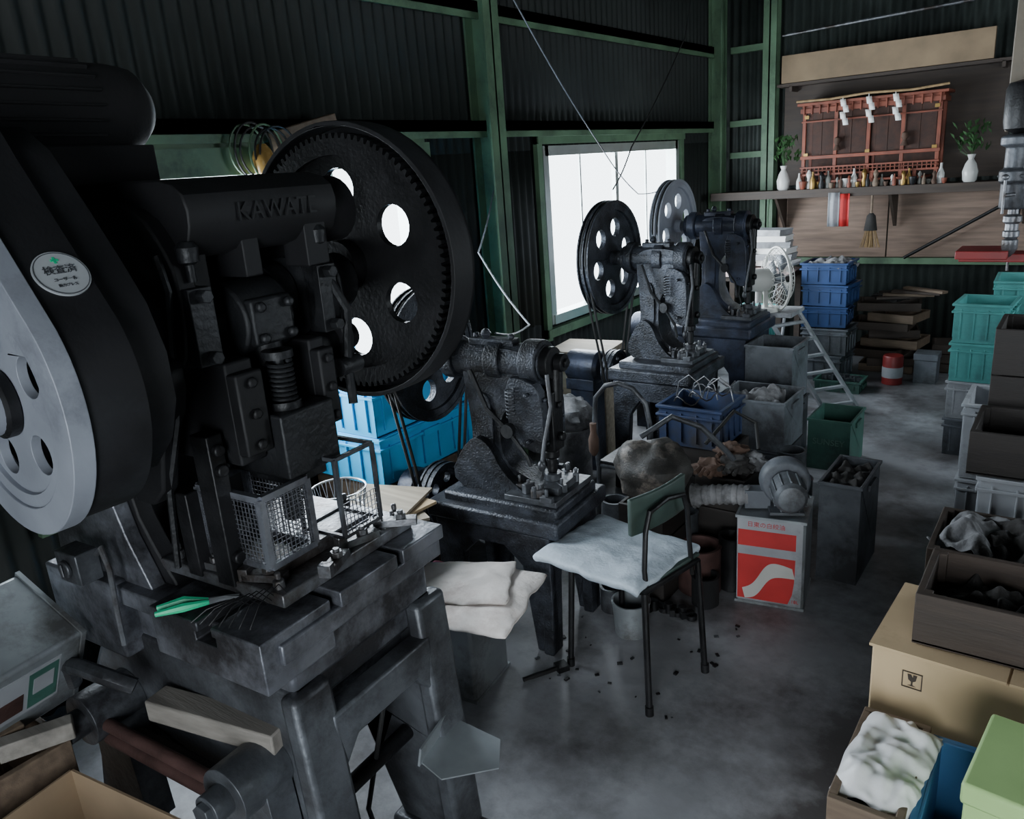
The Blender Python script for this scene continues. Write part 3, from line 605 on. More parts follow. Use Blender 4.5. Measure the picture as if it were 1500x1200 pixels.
b=B(TR(cx,cy,cz));b.lathe([(.02,-.035),(.078,-.035),(.088,-.02),(.088,.02),(.078,.035),(.02,.035)],(0,.02,.10),'y',32);b.box(-.14,-.05,-.01,.05,.0,.07);b.box(-.06,.06,-.07,.07,0,.012);b.box(-.03,.03,-.03,.05,.0,.05);fin(b,'fan_housing','gryp',BL,bev=.003)
b=B(TR(cx,cy,cz));b.lathe([(.015,-.15),(.045,-.145),(.056,-.13),(.056,-.02),(.045,0)],(0,-.01,.10),'y',24)
for k in range(12):
    a=k*pi/6;b.M=TR(cx,cy,cz+.10,0,0,math.degrees(a));b.box(.054,.062,-.14,-.04,-.003,.003)
fin(b,'motor','can',BL,bev=.002)
b=B(TR(cx,cy,cz));L_=[];rs=[]
for k in range(40):
    u=k/39;L_.append((-.12-.20*u,.02+.06*u,.04-.01*u-.02*u*u));rs.append(.036+(.0015 if k%2 else 0)+.010*(u>.92)+.003*math.sin(k*1.3))
b.tube(L_,rs,18);fin(b,'duct','gcloth',BL)
b=B();b.lathe([(.075,0),(.08,.005),(.08,.18),(.083,.185),(.083,.19),(.07,.19),(.07,.02)],(-1.08,2.55,0),'z',28);top(b,'round_tin','rusty brown round tin beside the printed can','tin can','rust')
BK=T('paint_tin','small grimy pail with wire handle on floor','pail',(-1.17,2.16,0))
b=B();b.lathe([(.055,0),(.058,.003),(.066,.12),(.069,.122),(.069,.13),(.062,.13),(.056,.01)],(-1.17,2.16,0),'z',28);fin(b,'body','tin',BK)
b=B();b.tube([(-1.17+.068*math.cos(pi*k/12),2.16-.05*math.sin(pi*k/12),.115-.03*math.sin(pi*k/12)) for k in range(13)],.002,6);fin(b,'handle','steel',BK)
crate('square_drum','dark grey open-topped square can with a rag, beside printed can',-.735,-.575,2.84,3.16,0,.40,'can2',cat='container',ribs=0,bands=1)
G=crate('green_container','dull green open-topped container with faded lettering',-1.09,-.87,3.95,4.25,0,.27,'grnp',ribs=0,bands=1)
txt('SUNSEY','faded_text',.045,TR(-.98,3.955,.15)@Matrix.Rotation(pi/2,4,'X'),'grnt',G)
GR='grey oily cans by the presses'
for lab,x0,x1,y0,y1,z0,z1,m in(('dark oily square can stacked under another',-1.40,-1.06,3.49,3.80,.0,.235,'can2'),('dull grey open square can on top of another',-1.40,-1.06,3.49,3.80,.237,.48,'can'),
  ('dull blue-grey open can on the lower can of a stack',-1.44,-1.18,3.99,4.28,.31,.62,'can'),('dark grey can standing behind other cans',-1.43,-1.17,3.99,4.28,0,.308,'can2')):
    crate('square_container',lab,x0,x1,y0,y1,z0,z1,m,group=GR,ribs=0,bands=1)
rag('rag','pale rag bundled in grey can','gcloth',-1.23,3.64,.46,.24,.22,5)
wbox('wooden_crate','dark wooden crate supporting a blue crate',-1.44,-1.14,2.99,3.24,0,.40,'woodk',rows=3)
crate('blue_crate','dirty navy plastic crate filled with wire baskets',-1.46,-1.16,2.97,3.25,.402,.58,'navy')
for k in range(3):
    x=-1.36+.07*k;b=B();b.tube([(x+.06*math.cos(2*pi*i/20),3.1+.08*math.sin(2*pi*i/20),.59+.03*k+.02*math.sin(i)) for i in range(20)],.003,5,closed=True)
    b.tube([(x-.06,3.1,.59),(x-.045,3.1,.655),(x,3.1,.69),(x+.045,3.1,.655),(x+.06,3.1,.59)],.003,5)
    top(b,'wire_ring','bent wire ring with arched handle in blue crate','wire','steel','wire rings in blue crate')
rag('rag','crumpled grey rag in grey container','dcloth',-.655,3.0,.37,.15,.26,9)
tincan('square_can','blue-grey square metal can under a cream sack',-1.53,1.66,0,'tin',rz=8,s=.11,h=.34)
cloth('sack','whitish folded cloth sack with pink print draped over can','sack',['sack','pinkp'],-1.46,1.63,.354,.41,.38,15,.006,.018,8,.006,6,sc=14,patch=lambda u,v:(u<.10 and v>.35) or (v>.88 and u<.55) or (.30<u<.35 and v>.6))
cloth('sack','second whitish cloth sack folded on the first one','sack','sack',-1.49,1.66,.368,.30,.26,28,.006,.012,18,.006,6,sc=14)
wr=B(TR(-1.30,1.80,0,60));wr.tube([(-.08,0,.01),(.05,0,.01)],.008,8);wr.box(.04,.08,-.02,.02,0,.02);top(wr,'wrench','short black wrench lying on oily floor','tool','blk2')
for k in range(40):
    x=-1.40+random.random()*.6;y=1.75+random.random()*.65;s_=.003+random.random()*.006
    b=B(TR(x,y,0,random.random()*180));b.box(-s_,s_,-s_*.6,s_*.6,0,s_*.6)
    top(b,'metal_scrap','small dark metal offcut on oily floor','scrap','iron' if k%4==0 else 'blk2','metal offcuts on the floor')
# ---------------------------------------------------------------- behind press 1
GB='blue storage bins'
wbox('wooden_crate','weathered wooden crate beneath blue storage bins',-2.52,-2.12,1.96,2.48,0,.46,'woodm',rows=4)
crate('blue_bin','bright blue lidded plastic bin, lower of two',-2.56,-2.09,1.93,2.52,.462,.655,'blue',group=GB,solidtop=True,ribs=6)
crate('blue_bin','bright blue lidded plastic bin stacked on another',-2.56,-2.10,1.93,2.52,.662,.86,'blue',group=GB,solidtop=True,ribs=6)
wbox('wooden_crate','weathered wooden crate holding loose boards',-2.2,-1.75,1.36,1.72,0,.46,'woodm',rows=3)
for k in range(7):
    b=B(TR(-1.93+.012*k,1.53+.02*k,.462+k*.012,k*23-30,0,0));b.box(-.2,.2,-.13,.13,0,.010)
    top(b,'cardboard_sheet','loose cardboard sheet piled on wooden crate','cardboard','card' if k%2 else 'woodl','cardboard sheets on crate')
wx,wy,wz=-1.80,1.47,.548
wb=T('wire_basket','round wire-mesh wastebasket on cardboard sheets','basket',(wx,wy,wz))
b=B()
for k in range(20):
    a=2*pi*k/20
    for q in(.25,-.25): b.tube([(wx+.06*math.cos(a),wy+.06*math.sin(a),wz),(wx+.085*math.cos(a+q),wy+.085*math.sin(a+q),wz+.15)],.0012,4)
fin(b,'wire_mesh','bright',wb)
for rr,z in((.06,0),(.085,.15),(.072,.08)): fin(B().tube([(wx+rr*math.cos(2*pi*k/24),wy+rr*math.sin(2*pi*k/24),wz+z) for k in range(24)],.003,6,closed=True),'ring','bright',wb)
b=B();b.lathe([(.12,0),(.14,.18),(.15,.19),(.14,.19),(.115,.01)],(-2.15,2.70,.36),'z',28);b.cyl((-2.15,2.70,0),(-2.15,2.70,.36),.11);top(b,'tub','dark round tub with green rim near window','tub','slate')
b=B(TR(-2.30,3.80,.0,8));b.box(-.18,.18,-.17,.17,0,.54);b.box(-.19,.17,-.16,.18,.545,.57);b.box(-.17,.18,-.17,.16,.575,.60);top(b,'board_stack','stack of pale wooden boards below window','boards','woodl',bev=.003)
b=B();b.blob((-2.02,3.12,.42),(.15,.13,.10),.3,2,21);b.cyl((-2.02,3.12,0),(-2.02,3.12,.36),.12);top(b,'white_sack','grimy white sack resting behind press','sack','gcloth')
# ---------------------------------------------------------------- step ladder + fan
LD=T('stepladder','small aluminium ladder leaning near stacked crates','ladder',(-1.15,4.92,0))
p0,p1=Vector((-1.20,4.82,0)),Vector((-1.05,4.98,0));q0,q1=Vector((-1.53,4.62,.66)),Vector((-1.41,4.82,.66))
for a,bb in((p0,q0),(p1,q1)):
    fin(B().tube([a,bb],.014,6),'rail','gryl',LD);fin(B().cyl(a,a+Vector((-.01,0,.03)),.02),'foot','rubber',LD)
for k in range(6):
    u=(k+.7)/6.4;fin(B().tube([p0.lerp(q0,u),p1.lerp(q1,u)],.012,6),'rung','gryl',LD)
b=B();b.box(-1.62,-1.38,4.60,4.86,.65,.675);fin(b,'top_step','gryl',LD,bev=.004)
for a in((-1.60,4.64),(-1.55,4.84)): fin(B().tube([(a[0],a[1],0),(a[0]+.06,a[1],.65)],.010,6),'rear_leg','gryl',LD)
fx,fy,fz=-1.50,4.70,.865
FN=T('electric_fan','off-white round electric fan standing on the ladder','fan',(fx,fy,.676),0)
FM_=TR(fx,fy,fz,132)@Matrix.Scale(1.12,4)
b=B(FM_)
for s_,rr in((-.04,.12),(-.055,.06),(.05,.07),(.0,.165),(.035,.13)): b.tube([(rr*math.cos(2*pi*k/36),s_,rr*math.sin(2*pi*k/36)) for k in range(36)],.002 if rr<.16 else .007,6,closed=True)
for k in range(28):
    a=2*pi*k/28;ca,sa=math.cos(a),math.sin(a);b.tube([(.03*ca,-.058,.03*sa),(.12*ca,-.04,.12*sa),(.165*ca,0,.165*sa),(.13*ca,.038,.13*sa),(.05*ca,.055,.05*sa)],.0015,4)
fin(b,'cage','offw',FN)
b=B(FM_);b.lathe([(.02,.02),(.058,.05),(.062,.11),(.05,.16),(.02,.175)],(0,0,0),'y',24);b.cyl((0,.10,-.04),(0,.10,-.12),.018);fin(b,'motor','offw',FN)
b=B(FM_)
for k in range(4):
    a=k*pi/2+.4;ca,sa=math.cos(a),math.sin(a);b.add([(.02*ca,-.01,.02*sa),(.12*ca-.045*sa,-.02,.12*sa+.045*ca),(.14*ca,.0,.14*sa),(.12*ca+.035*sa,.02,.12*sa-.035*ca)],[(0,1,2,3)])
b.cyl((0,-.03,0),(0,.02,0),.026);fin(b,'blades','can',FN,solid=.002)
mp=FM_@Vector((0,.06,-.12))
b=B();b.cyl((mp.x,mp.y,.676),(mp.x,mp.y,.70),.075);b.cyl((mp.x,mp.y,.70),(mp.x,mp.y,.80),.015);fin(b,'stand','offw',FN)
# ---------------------------------------------------------------- back area stacks
GG='blue crates stacked at back'
for k,(z0,m) in enumerate([(0,'gryp'),(.19,'gryp'),(.385,'dblue'),(.535,'dblue'),(.685,'dblue')]):
    h=.185 if k<2 else .145
    crate('blue_crate' if k>1 else 'grey_crate','dark blue plastic crate stacked near back wall' if k>1 else 'grey plastic crate at base of blue stack',-1.64+.02*(k%2),-1.32+.02*(k%2),5.62,5.93,z0,z0+h,m,group=GG if k>1 else 'grey crates at back',rz=(k%3-1)*4)
rag('rag','pale rag heaped in top blue crate','gcloth',-1.46,5.78,.815,.26,.24,31)
TB=T('work_table','small dark table carrying white paper boxes','table',(-1.98,5.7,0))
b=B();b.box(-2.26,-1.70,5.45,5.95,.72,.75);fin(b,'table_top','woodd',TB,bev=.003)
for x in(-2.23,-1.73):
    for y in(5.48,5.92): fin(B().box(x-.02,x+.02,y-.02,y+.02,0,.72),'leg','woodd',TB)
cloth('pink_cloth','pale pink cloth spread over table','cloth','pink',-1.98,5.66,.775,.58,.50,0,.014,.02,12,.004,3)
for k in range(6):
    b=B(TR(-1.84-.012*k,5.75,.80+.043*k,(k*47)%29-14));b.box(-.13,.13,-.09,.09,0,.038);b.box(-.134,.134,-.094,.094,.026,.041);top(b,'paper_box','flat white paper box in a stack on table','box','paper' if k%2==0 else 'gryl','white paper boxes')
for k in range(3):
    b=B(TR(-2.08+.01*k,5.72,.80+.062*k,k*13-12));b.box(-.09,.09,-.08,.08,0,.058);top(b,'small_carton','small dull cardboard carton stacked on table','box','card2' if k!=1 else 'card3','cartons on table',bev=.002)
crate('turquoise_crate','turquoise plastic crate under table edge',-1.92,-1.68,5.02,5.3,0,.60,'turq')
for k in range(8):
    x=-1.12+.06*math.sin(k*2.3);y=6.08+.05*math.cos(k*1.7);w=.18+.03*math.sin(k*3)
    wbox('wooden_tray','shallow oily wooden tray in leaning stack',x-w,x+w,y-.14,y+.14,k*.064,k*.064+.060,'woodd' if k%3 else 'woodm',group='wooden trays at back wall',rz=14*math.sin(k*1.9),rows=1)
b=B(TR(-1.10,6.05,.52,20,0,0));b.blob((0,0,.03),(.12,.08,.035),.5,2.4,77);top(b,'rag','dark rag thrown on wooden trays','rag','dcloth')
for k in range(4):
    b=B(TR(-1.05+.05*k,5.98,.545+.018*k,25-19*k));b.box(-.16,.16,-.025,.025,0,.016);top(b,'timber_scrap','loose oily timber strip thrown on wooden trays','timber','woodm' if k%2 else 'woodd','timber strips on trays')
for k in range(3):
    wbox('wooden_tray','shallow wooden tray in lower stack',-.90+.02*k,-.62+.02*k,6.1,6.35,k*.07,k*.07+.066,'woodd',group='wooden trays beside stack',rz=4*k,rows=1)
crate('green_tray','low green plastic tray filled with parts',-1.45,-1.14,5.36,5.58,0,.08,'grnp',bands=1)
for k in range(14):
    b=B(TR(-1.41+.018*k,5.42+.10*random.random(),.008,random.random()*90));b.box(-.02,.02,-.010,.010,0,.07+.02*random.random());top(b,'metal_part','small grey metal part in green tray','part','iron','parts in green tray')
b=B();b.c=0;b.lathe([(.06,0),(.065,.003),(.065,.19),(.06,.2),(.01,.2)],(-1.02,5.72,0),'z',24);b.c=1;b.lathe([(.066,.05),(.0665,.052),(.0665,.12),(.066,.122)],(-1.02,5.72,0),'z',24);top(b,'red_can','red round can with pale band on floor','tin can',['dred','gryl'])
b=B();b.box(-.90,-.76,5.78,5.92,0,.2);b.box(-.905,-.755,5.775,5.925,.16,.205);top(b,'grey_box','small grey lidded box on floor','box','gryp',bev=.003)
b=B();b.cyl((-1.12,6.40,.77),(-.45,6.33,1.18),.012);top(b,'steel_pipe','long black pipe leaning diagonally against back wall','pipe','blk2')
SH=T('wall_shelf','long dark wooden shelf on back wall holding household shrine','shelf',(-1.5,6.3,1.26))
b=B();b.box(-2.5,.6,6.14,6.45,1.265,1.295);b.box(-2.5,.6,6.13,6.15,1.24,1.30);fin(b,'shelf_board','woodd',SH,bev=.002)
for x in(-2.0,-1.2,-.4):
    b=B();b.plate([[(6.15,1.265),(6.43,1.265),(6.43,1.0),(6.41,1.0)]],x-.01,x+.01,'x');fin(b,'bracket','woodd',SH)
BR=T('broom','short broom with dark head and straw bristles hanging on wall','broom',(-1.30,6.10,.92))
fin(B().cyl((-1.30,6.115,1.24),(-1.30,6.115,1.10),.008),'handle','woodm',BR)
fin(B().lathe([(.012,.12),(.03,.10),(.045,.0)],(-1.30,6.115,1.0),'z',16),'head','dcloth',BR)
b=B()
for k in range(70):
    a=random.random()*2*pi;q=random.random();b.tube([(-1.30+.03*q*math.cos(a),6.115+.02*q*math.sin(a),1.02),(-1.30+.075*q*math.cos(a),6.115+.03*q*math.sin(a),.88)],.0022,4)
fin(b,'bristles','straw',BR)
b=B();b.c=0;b.grid(lambda u,v:(-1.60+.08*u,6.118+.01*math.sin(u*9),1.27-.24*v),8,4);b.c=1;b.grid(lambda u,v:(-1.52+.07*u,6.118+.01*math.sin(u*9+1),1.26-.23*v),8,4);top(b,'banner','small red and grey cloth banner hanging from shelf','banner',['gryl','red'],solid=.003)
# shrine
KS=T('household_shrine','reddish wooden household shrine with bamboo blinds on shelf','shrine',(-1.38,6.3,1.296))
SM2=Matrix.Translation((-1.37,0,1.296))@Matrix.Diagonal((.92,1,.93,1))@Matrix.Translation((1.38,0,-1.296))
b=B(SM2)
for x in(-1.86,-1.62,-1.38,-1.14,-.90): b.box(x-.013,x+.013,6.20,6.226,1.296,1.90);b.box(x-.012,x+.012,6.38,6.405,1.296,1.90)
b.box(-1.89,-.87,6.19,6.42,1.87,1.905);b.box(-1.91,-.85,6.17,6.43,1.925,1.945);b.box(-1.88,-.88,6.20,6.40,1.90,1.93)
b.box(-1.88,-.88,6.190,6.215,1.525,1.550);b.box(-1.88,-.88,6.195,6.212,1.80,1.812)
for k in range(17): b.box(-1.86+.06*k-.005,-1.86+.06*k+.005,6.18,6.20,1.86,1.925)
fin(b,'frame','shr',KS,bev=.002)
b=B(SM2);b.box(-1.88,-.88,6.19,6.41,1.40,1.415);b.box(-1.80,-.96,6.17,6.40,1.345,1.360)
for k in range(32): x=-1.86+.031*k;b.box(x-.0035,x+.0035,6.19,6.2,1.412,1.46)
b.box(-1.88,-.88,6.186,6.2,1.456,1.468);b.box(-1.88,-.88,6.19,6.2,1.434,1.440)
for x in(-1.72,-1.42,-1.34,-1.04): b.box(x-.012,x+.012,6.19,6.21,1.296,1.40)
fin(b,'railing','shr',KS,bev=.001)
for x0,x1 in((-1.84,-1.40),(-1.36,-.92)):
    b=B(SM2)
    for k in range(32): z=1.555+.0103*k;b.box(x0,x1,6.215,6.219,z,z+.0075)
    for q in(.25,.75): b.box(x0+(x1-x0)*q-.003,x0+(x1-x0)*q+.003,6.211,6.215,1.55,1.88)
    fin(b,'bamboo_blind','blind',KS)
    b=B(SM2);b.box(x0,x1,6.36,6.37,1.42,1.88);fin(b,'back_panel','blind',KS)
for x in(-1.60,-1.12):
    b=B(SM2);b.tube([(x,6.18,1.87),(x,6.18,1.66)],.002,5);b.lathe([(.005,.10),(.02,.09),(.024,.06),(.012,.04),(.03,0)],(x,6.18,1.58),'z',14);fin(b,'hanging_tassel','brown',KS)
for x in(-1.84,-1.38,-.92):
    for z in(1.56,1.84):
        b=B(SM2);b.box(x-.016,x+.016,6.192,6.20,z-.012,z+.012);fin(b,'brass_fitting','brass',KS)
for i,x in enumerate((-1.54,-1.37,-1.20)):
    b=B()
    for k in range(4):
        o=.018*(k%2);z=1.90-.042*k;b.add([(x+o-.018,6.155,z),(x+o+.018,6.155,z),(x+o+.028,6.15,z-.047),(x+o-.008,6.15,z-.047)],[(0,1,2,3)])
    b.box(x-.002,x+.002,6.153,6.157,1.89,1.92)
    top(b,'paper_streamer','zigzag white paper streamer hanging from shrine rope','paper streamer','paper','paper streamers on the shrine',solid=.001)
b=B();b.tube([(-1.86,6.16,1.915),(-1.63,6.155,1.91),(-1.37,6.155,1.925),(-1.1,6.155,1.915),(-.88,6.16,1.93)],.008,8);top(b,'straw_rope','thin twisted straw rope across the shrine front','rope','straw')
vp=[(.03,0),(.042,.015),(.048,.07),(.034,.12),(.016,.15),(.026,.18),(.02,.18)]
for i,x in enumerate((-1.95,-.72)):
    V=T('vase','white ceramic vase with green sprigs beside shrine','vase',(x,6.19,1.296),0,'shrine vases')
    b=B();b.lathe(vp,(x,6.19,1.296),'z',20);fin(b,'body','ceram',V)
    b=B()
    for k in range(80):
        a=random.random()*6.28;q=random.random()*.13;z=1.49+random.random()*.17;X=x+q*math.cos(a)*.9;Y=6.22+q*math.sin(a)*.4
        b.add([(X,Y,z),(X+.02*math.cos(k),Y+.01,z+.02),(X+.03*math.cos(k),Y,z+.04),(X-.005,Y-.01,z+.025)],[(0,1,2,3)])
        if k<8: b.tube([(x,6.19,1.45),(X,Y,z)],.0015,4)
    fin(b,'sprigs','leaf',V)
bp=[(.018,0),(.02,.005),(.02,.05),(.008,.075),(.006,.10),(.008,.10)]
sh=['ceram','brass','ceramg','brown','ceram','blk2','ceramg','shr','brass','woodm']
xx=-1.86
for i in range(32):
    xx+=.022+.016*random.random();s_=.6+.75*random.random()
    kind=i%3
    prof=[bp,[(.012,0),(.02,.01),(.026,.04),(.026,.045),(.02,.04),(.006,.012)],[(.016,0),(.022,.02),(.010,.05),(.018,.075),(.006,.095)]][kind]
    b=B();b.lathe([(r_*s_*.9,h_*s_*1.05) for r_,h_ in prof],(xx,6.176-.034*(i%2),1.301),'z',16)
    nm,lb,ct,gp=[('offering_bottle','small narrow-necked offering bottle on shrine shelf','bottle','offering bottles'),('offering_cup','small ceramic offering cup on shrine shelf','cup','offering cups'),('figurine','small turned ornament standing on shrine shelf','ornament','shrine ornaments')][kind]
    top(b,nm,lb,ct,sh[(i*7)%10],gp)
b=B();b.box(-2.02,-.66,6.30,6.34,2.06,2.25);top(b,'long_board','long tan board resting above the shrine','board','card3',bev=.002)
b=B();b.box(-2.05,-.5,6.3,6.42,2.035,2.055)
for x in(-1.95,-.6): b.box(x-.01,x+.01,6.3,6.45,2.0,2.04)
top(b,'board_rail','dark rail carrying long board on wall','rail','woodd')
b=B();b.box(-2.04,-.55,6.462,6.478,1.32,2.04);st(b,'wall_panel_behind_shrine','woodd')
b=B();b.cyl((-2.05,6.40,2.40),(-.6,6.36,2.44),.010);top(b,'conduit_pipe','thin grey pipe running along back wall','pipe','steel')
# ---------------------------------------------------------------- right side
GT='turquoise containers in stacks'
for k,(z0,z1,m) in enumerate([(0,.20,'gryp'),(.202,.40,'gryl'),(.402,.60,'turq'),(.602,.80,'turq')]):
    crate('turquoise_container' if m=='turq' else 'grey_container','turquoise plastic container in a tall stack' if m=='turq' else 'pale grey plastic container under turquoise ones',-.53,-.27,4.42,4.72,z0,z1,m,group=GT if m=='turq' else 'grey containers under turquoise',rz=-3)
for k in range(4):
    crate('turquoise_container','turquoise plastic container near back',-.42,-.12,4.95,5.3,.21*k,.21*k+.205,'turq',group=GT,rz=2)
for k in range(2): crate('grey_container','pale grey ribbed plastic container on floor',-.34,-.04,3.32,3.62,.31*k,.31*k+.305,'gryl',group='pale containers by drill')
wbox('wooden_crate','dark oily wooden crate stacked high beside drill',-.23,.12,3.0,3.28,.66,.98,'woodk',rows=2)
wbox('wooden_crate','dark wooden crate under another crate',-.22,.14,2.98,3.29,.33,.655,'woodk',rows=2)
wbox('wooden_crate','dark wooden crate at the bottom of a stack',-.22,.14,2.98,3.29,0,.325,'woodk',rows=2)
wbox('wooden_box','black wooden tray box tilted on top of crates',-.24,.08,2.62,2.92,.60,.74,'woodk',rows=1)
crate('grey_container','grey plastic container below black wooden tray',-.21,.08,2.62,2.92,0,.595,'gryl')
wbox('wooden_crate','dark wooden crate full of grey rags',-.27,.12,2.16,2.46,.42,.55,'woodd',rows=1)
wbox('wooden_crate','dark wooden crate below the rag crate',-.24,.12,2.16,2.46,0,.418,'woodd',rows=3)
for k in range(3): rag('rag','crumpled grey work rag heaped in crate','gcloth' if k%2==0 else 'dcloth',-.17+.10*k,2.31+.02*(k%2),.545,.16,.22,40+k,'rags in wooden crate')
CB=T('cardboard_box','large brown cardboard box with fragile mark','box',(-.04,1.68,0),-3)
b=B();b.box(-.27,.22,1.54,1.82,0,.60);fin(b,'carton','card',CB,bev=.004)
for q in((-.275,-.03),(-.025,.225)): fin(B().box(q[0],q[1],1.535,1.825,.600,.606),'top_flap','card',CB)
FM=TR(-.19,1.538,.545)@Matrix.Rotation(pi/2,4,'X')
b=B(FM);q=.019;b.plate([[(-q,-q),(q,-q),(q,q),(-q,q)],[(-q+.002,-q+.002),(q-.002,-q+.002),(q-.002,q-.002),(-q+.002,q-.002)]],0,.001,'z')
b.plate([[(-.009,.013),(-.002,.013),(.001,.006),(.002,.013),(.009,.013),(.007,.001),(.0015,-.003),(.0015,-.011),(.008,-.013),(-.008,-.013),(-.0015,-.011),(-.0015,-.003),(-.007,.001)]],0,.001,'z');fin(b,'fragile_mark','woodd',CB)
wbox('wooden_box','open dark wooden box with black cloth inside',-.21,.22,1.585,1.815,.608,.725,'woodd',rows=1)
for k in range(3): rag('black_cloth','oily black cloth bundled in wooden box','dcloth',-.10+.11*k,1.70,.665,.17,.17,60+k,'black cloths in wooden box',.045,'cloth')
wbox('wooden_box','weathered wooden box lined with white plastic bag',-.275,-.15,1.22,1.51,.0,.48,'woodm',rows=3,rz=0)
cloth('plastic_bag','crumpled white plastic bag stuffed in wooden box','bag','white',-.200,1.375,.492,.14,.26,-4,.020,.03,22,.003,4,34,20,ry=4)
crate('blue_crate','mid blue plastic crate beside white plastic bag',-.145,.16,1.14,1.50,.0,.47,'mblue',ribs=5)
GBX=T('green_box','lime green plastic box lying in blue crate','box',(.035,1.30,.475),-6)
fin(B(TR(.035,1.30,.475)).box(-.09,.09,-.11,.09,0,.13),'body','lime',GBX,bev=.005)
fin(B(TR(.035,1.30,.475)).box(-.095,.095,-.115,.095,.11,.15),'lid','lime',GBX,bev=.006)
# drill
DR=T('drill_press','grey pillar drilling machine with steel chuck','machine',(.08,3.85,0))
fin(B().cyl((.10,3.85,0),(.10,3.85,1.9),.04),'column','iron',DR)
fin(B().box(-.05,.25,3.7,4.0,0,.05),'base','iron',DR,bev=.01)
b=B();b.box(-.26,.12,3.80,3.90,1.40,1.56);b.lathe([(.05,0),(.055,.01),(.055,.10),(.065,.11),(.065,.15),(.05,.16),(.05,.24),(.07,.25),(.07,.28),(.05,.29)],(-.28,3.85,1.30),'z',24)
for k in range(6): b.cyl((-.28+.058*math.cos(k),3.85+.058*math.sin(k),1.43),(-.28+.07*math.cos(k),3.85+.07*math.sin(k),1.43),.008,n=6)
fin(b,'head','iron',DR,bev=.004)
b=B();b.lathe([(.04,0),(.075,.02),(.08,.05),(.08,.17),(.07,.19),(.03,.20)],(-.27,3.85,1.59),'z',28);fin(b,'motor','blk2',DR)
b=B();b.lathe([(.018,0),(.030,.01),(.030,.03),(.024,.035),(.024,.06),(.034,.07),(.034,.09),(.02,.10),(.02,.12)],(-.28,3.85,1.18),'z',20);b.lathe([(.010,0),(.026,.03),(.029,.035),(.029,.07),(.02,.075)],(-.28,3.85,1.105),'z',16);b.cyl((-.28,3.85,1.05),(-.28,3.85,1.12),.005);fin(b,'chuck','steel',DR)
b=B();b.box(-.35,-.25,3.95,4.02,1.60,3.29);b.box(-.3,.1,3.91,3.98,1.55,1.60);fin(b,'belt_cover','tan',DR,bev=.004)
b=B();b.cyl((-.28,3.79,1.36),(-.31,3.74,1.36),.008);b.cyl((-.31,3.74,1.43),(-.31,3.74,1.29),.005);b.blob((-.31,3.74,1.43),(.012,.012,.012),0,1,0,10,8);fin(b,'feed_handle','steel',DR)
b=B();b.box(-.46,.08,3.84,3.96,1.085,1.12);b.box(-.47,-.28,3.80,4.0,1.10,1.135);fin(b,'red_table','dred',DR,bev=.004)
# ---------------------------------------------------------------- lower left
CL=T('cardboard_box','open brown cardboard box beside large press','box',(-1.42,.40,0),8)
x0,x1,y0,y1,z1=-1.60,-1.25,.18,.54,.46
b=B()
for q in((x0,x1,y0,y0+.005),(x0,x1,y1-.005,y1),(x0,x0+.005,y0,y1),(x1-.005,x1,y0,y1)): b.box(*q,0,z1)
b.box(x0,x1,y0,y1,0,.005);fin(b,'carton','card2',CL)
fin(B().add([(x1,y0,z1),(x1,y1,z1),(x1+.05,y1,z1-.05),(x1+.05,y0,z1-.05)],[(0,1,2,3)]),'flap','card2',CL,solid=.004)
wbox('wooden_crate','rough wooden crate under the tipped can',-2.1,-1.66,.16,.54,0,.50,'woodm',rows=4)
e=T('square_can','silver square metal can with green label tipped on its side','tin can',(-1.84,.42,.50),0)
CM=TR(-1.84,.61,.655,8,0,28)
s=.112
b=B(CM);b.box(-s,s,-.34,0,-s,s);fin(b,'body','tin',e,bev=.010)
for y in(-.345,-.006):
    b=B(CM);b.plate([[(-s-.003,-s-.003),(s+.003,-s-.003),(s+.003,s+.003),(-s-.003,s+.003)],[(-s+.008,-s+.008),(s-.008,-s+.008),(s-.008,s-.008),(-s+.008,s-.008)]],y,y+.010,'y');fin(b,'rim','tin',e)
b=B(CM);b.box(s-.001,s+.0015,-.19,-.05,-.05,.08);fin(b,'label_sheet','gryl',e)
b=B(CM);b.box(s,s+.0022,-.12,-.055,-.04,.07);fin(b,'green_print','grnp',e)
b=B(CM);b.box(s,s+.0022,-.185,-.13,-.035,.02);fin(b,'red_print','rust',e)
b=B(CM);b.box(s,s+.0032,-.11,-.065,.0,.05);fin(b,'white_print','gryl',e)
for k,(x,y,z,a,l,ry,m) in enumerate([(-1.69,.49,.502,65,.07,0,'woodg'),(-1.76,.40,.502,85,.09,0,'woodm')]):
    b=B(TR(x,y,z,a,0,ry));b.box(-l,l,-.02,.02,0,.04);top(b,'timber_offcut','weathered square timber offcut beside tipped can','timber',m,'timber offcuts',bev=.003)
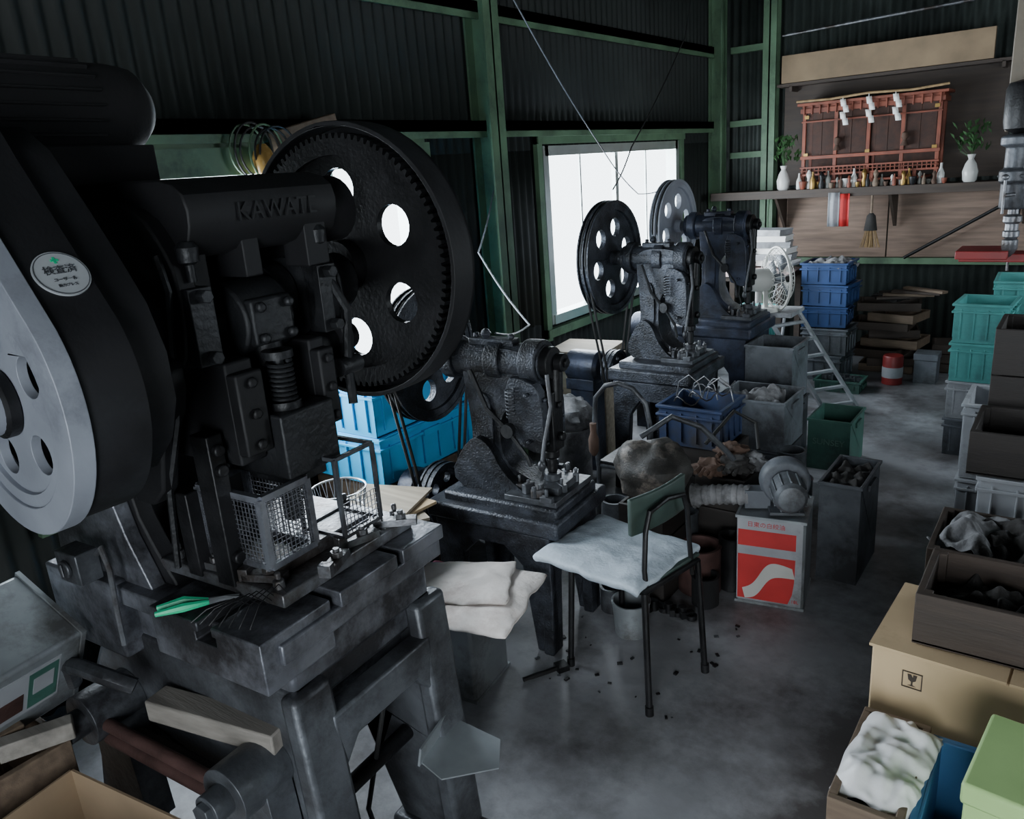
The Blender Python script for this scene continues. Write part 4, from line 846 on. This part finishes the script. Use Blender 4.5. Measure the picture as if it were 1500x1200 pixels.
# ---------------------------------------------------------------- wall things
LM=T('cable_coil','coil of dusty cable with amber bulb hanging from girt','cable',(-2.5,1.86,1.62))
for k in range(6):
    fin(B().tube([(-2.50+.01*k,1.86+.02*k+(.075+.006*(k%3))*math.cos(2*pi*i/24+.4*k),1.73-.004*k+(.09+.01*(k%2))*math.sin(2*pi*i/24+.4*k)) for i in range(24)],.004,5,closed=True),'loop','green' if k%3==0 else 'rubber',LM)
fin(B().lathe([(.01,0),(.035,.02),(.045,.06),(.03,.1),(.015,.12)],(-2.47,1.90,1.63),'z',20),'bulb','amber',LM)
b=B(TR(-2.50,2.16,1.66,0,12));b.box(-.02,.02,-.16,.16,0,.17);top(b,'wood_scrap','piece of brown wood wedged behind wall girt','wood','woodm',bev=.003)
def cable(pts,r=.004,lab='thin slack cable hanging from the roof',m='rubber'):
    P=[Vector(p) for p in pts];out=[]
    for i in range(len(P)-1):
        for k in range(8):
            u=k/8;out.append(P[i].lerp(P[i+1],u)-Vector((0,0,.02*math.sin(pi*u))))
    out.append(P[-1]);top(B().tube(out,r,6),'cable',lab,'cable',m)
cable([(-1.97,2.3,3.3),(-2.0,2.6,2.9),(-2.03,2.91,2.26),(-2.09,3.69,1.675),(-2.05,4.01,1.42),(-1.96,4.27,1.46)],.003,m='gryp')
cable([(-2.25,5.5,3.3),(-2.25,5.1,2.32),(-2.26,4.35,1.67),(-2.2,4.0,1.45)],.004)
cable([(-2.5,3.3,1.5),(-2.28,2.86,1.245),(-1.88,2.66,.97),(-1.66,2.14,1.055)],.004,m='gryp')
b=B();b.tube([(-2.10,6.36+.05*math.cos(2*pi*k/24),1.05+.20*math.sin(2*pi*k/24)) for k in range(24)],.006,6,closed=True);top(b,'hose_coil','coiled green hose hanging on steel post','hose','green')
# ---------------------------------------------------------------- lights
w=bpy.data.worlds.new('w');bpy.context.scene.world=w;w.use_nodes=True
bg=w.node_tree.nodes['Background'];bg.inputs[0].default_value=(.84,.94,1,1);bg.inputs[1].default_value=6
def area(name,loc,rot,sx,sy,pw,col=(.82,.91,1)):
    l=bpy.data.lights.new(name,'AREA');l.shape='RECTANGLE';l.size=sx;l.size_y=sy;l.energy=pw;l.color=col
    o=bpy.data.objects.new(name,l);SC.objects.link(o);o.location=loc;o.rotation_euler=[math.radians(a) for a in rot]
area('window_daylight',(-2.72,4.8,1.2),(0,-90,0),.95,1.7,78)
area('window_daylight',(-2.72,1.9,1.2),(0,-90,0),.95,1.7,88)
area('added_aisle_fill',(1.9,3.9,1.45),(0,78,0),.65,1.3,30)  # added fill lamp brightening the aisle through the invented right-wall opening
area('doorway_daylight',(.75,-2.1,1.2),(80,0,10),1.4,1.8,80,(.9,.95,1))
for o in bpy.data.objects:
    if '_o' in o: del o['_o']
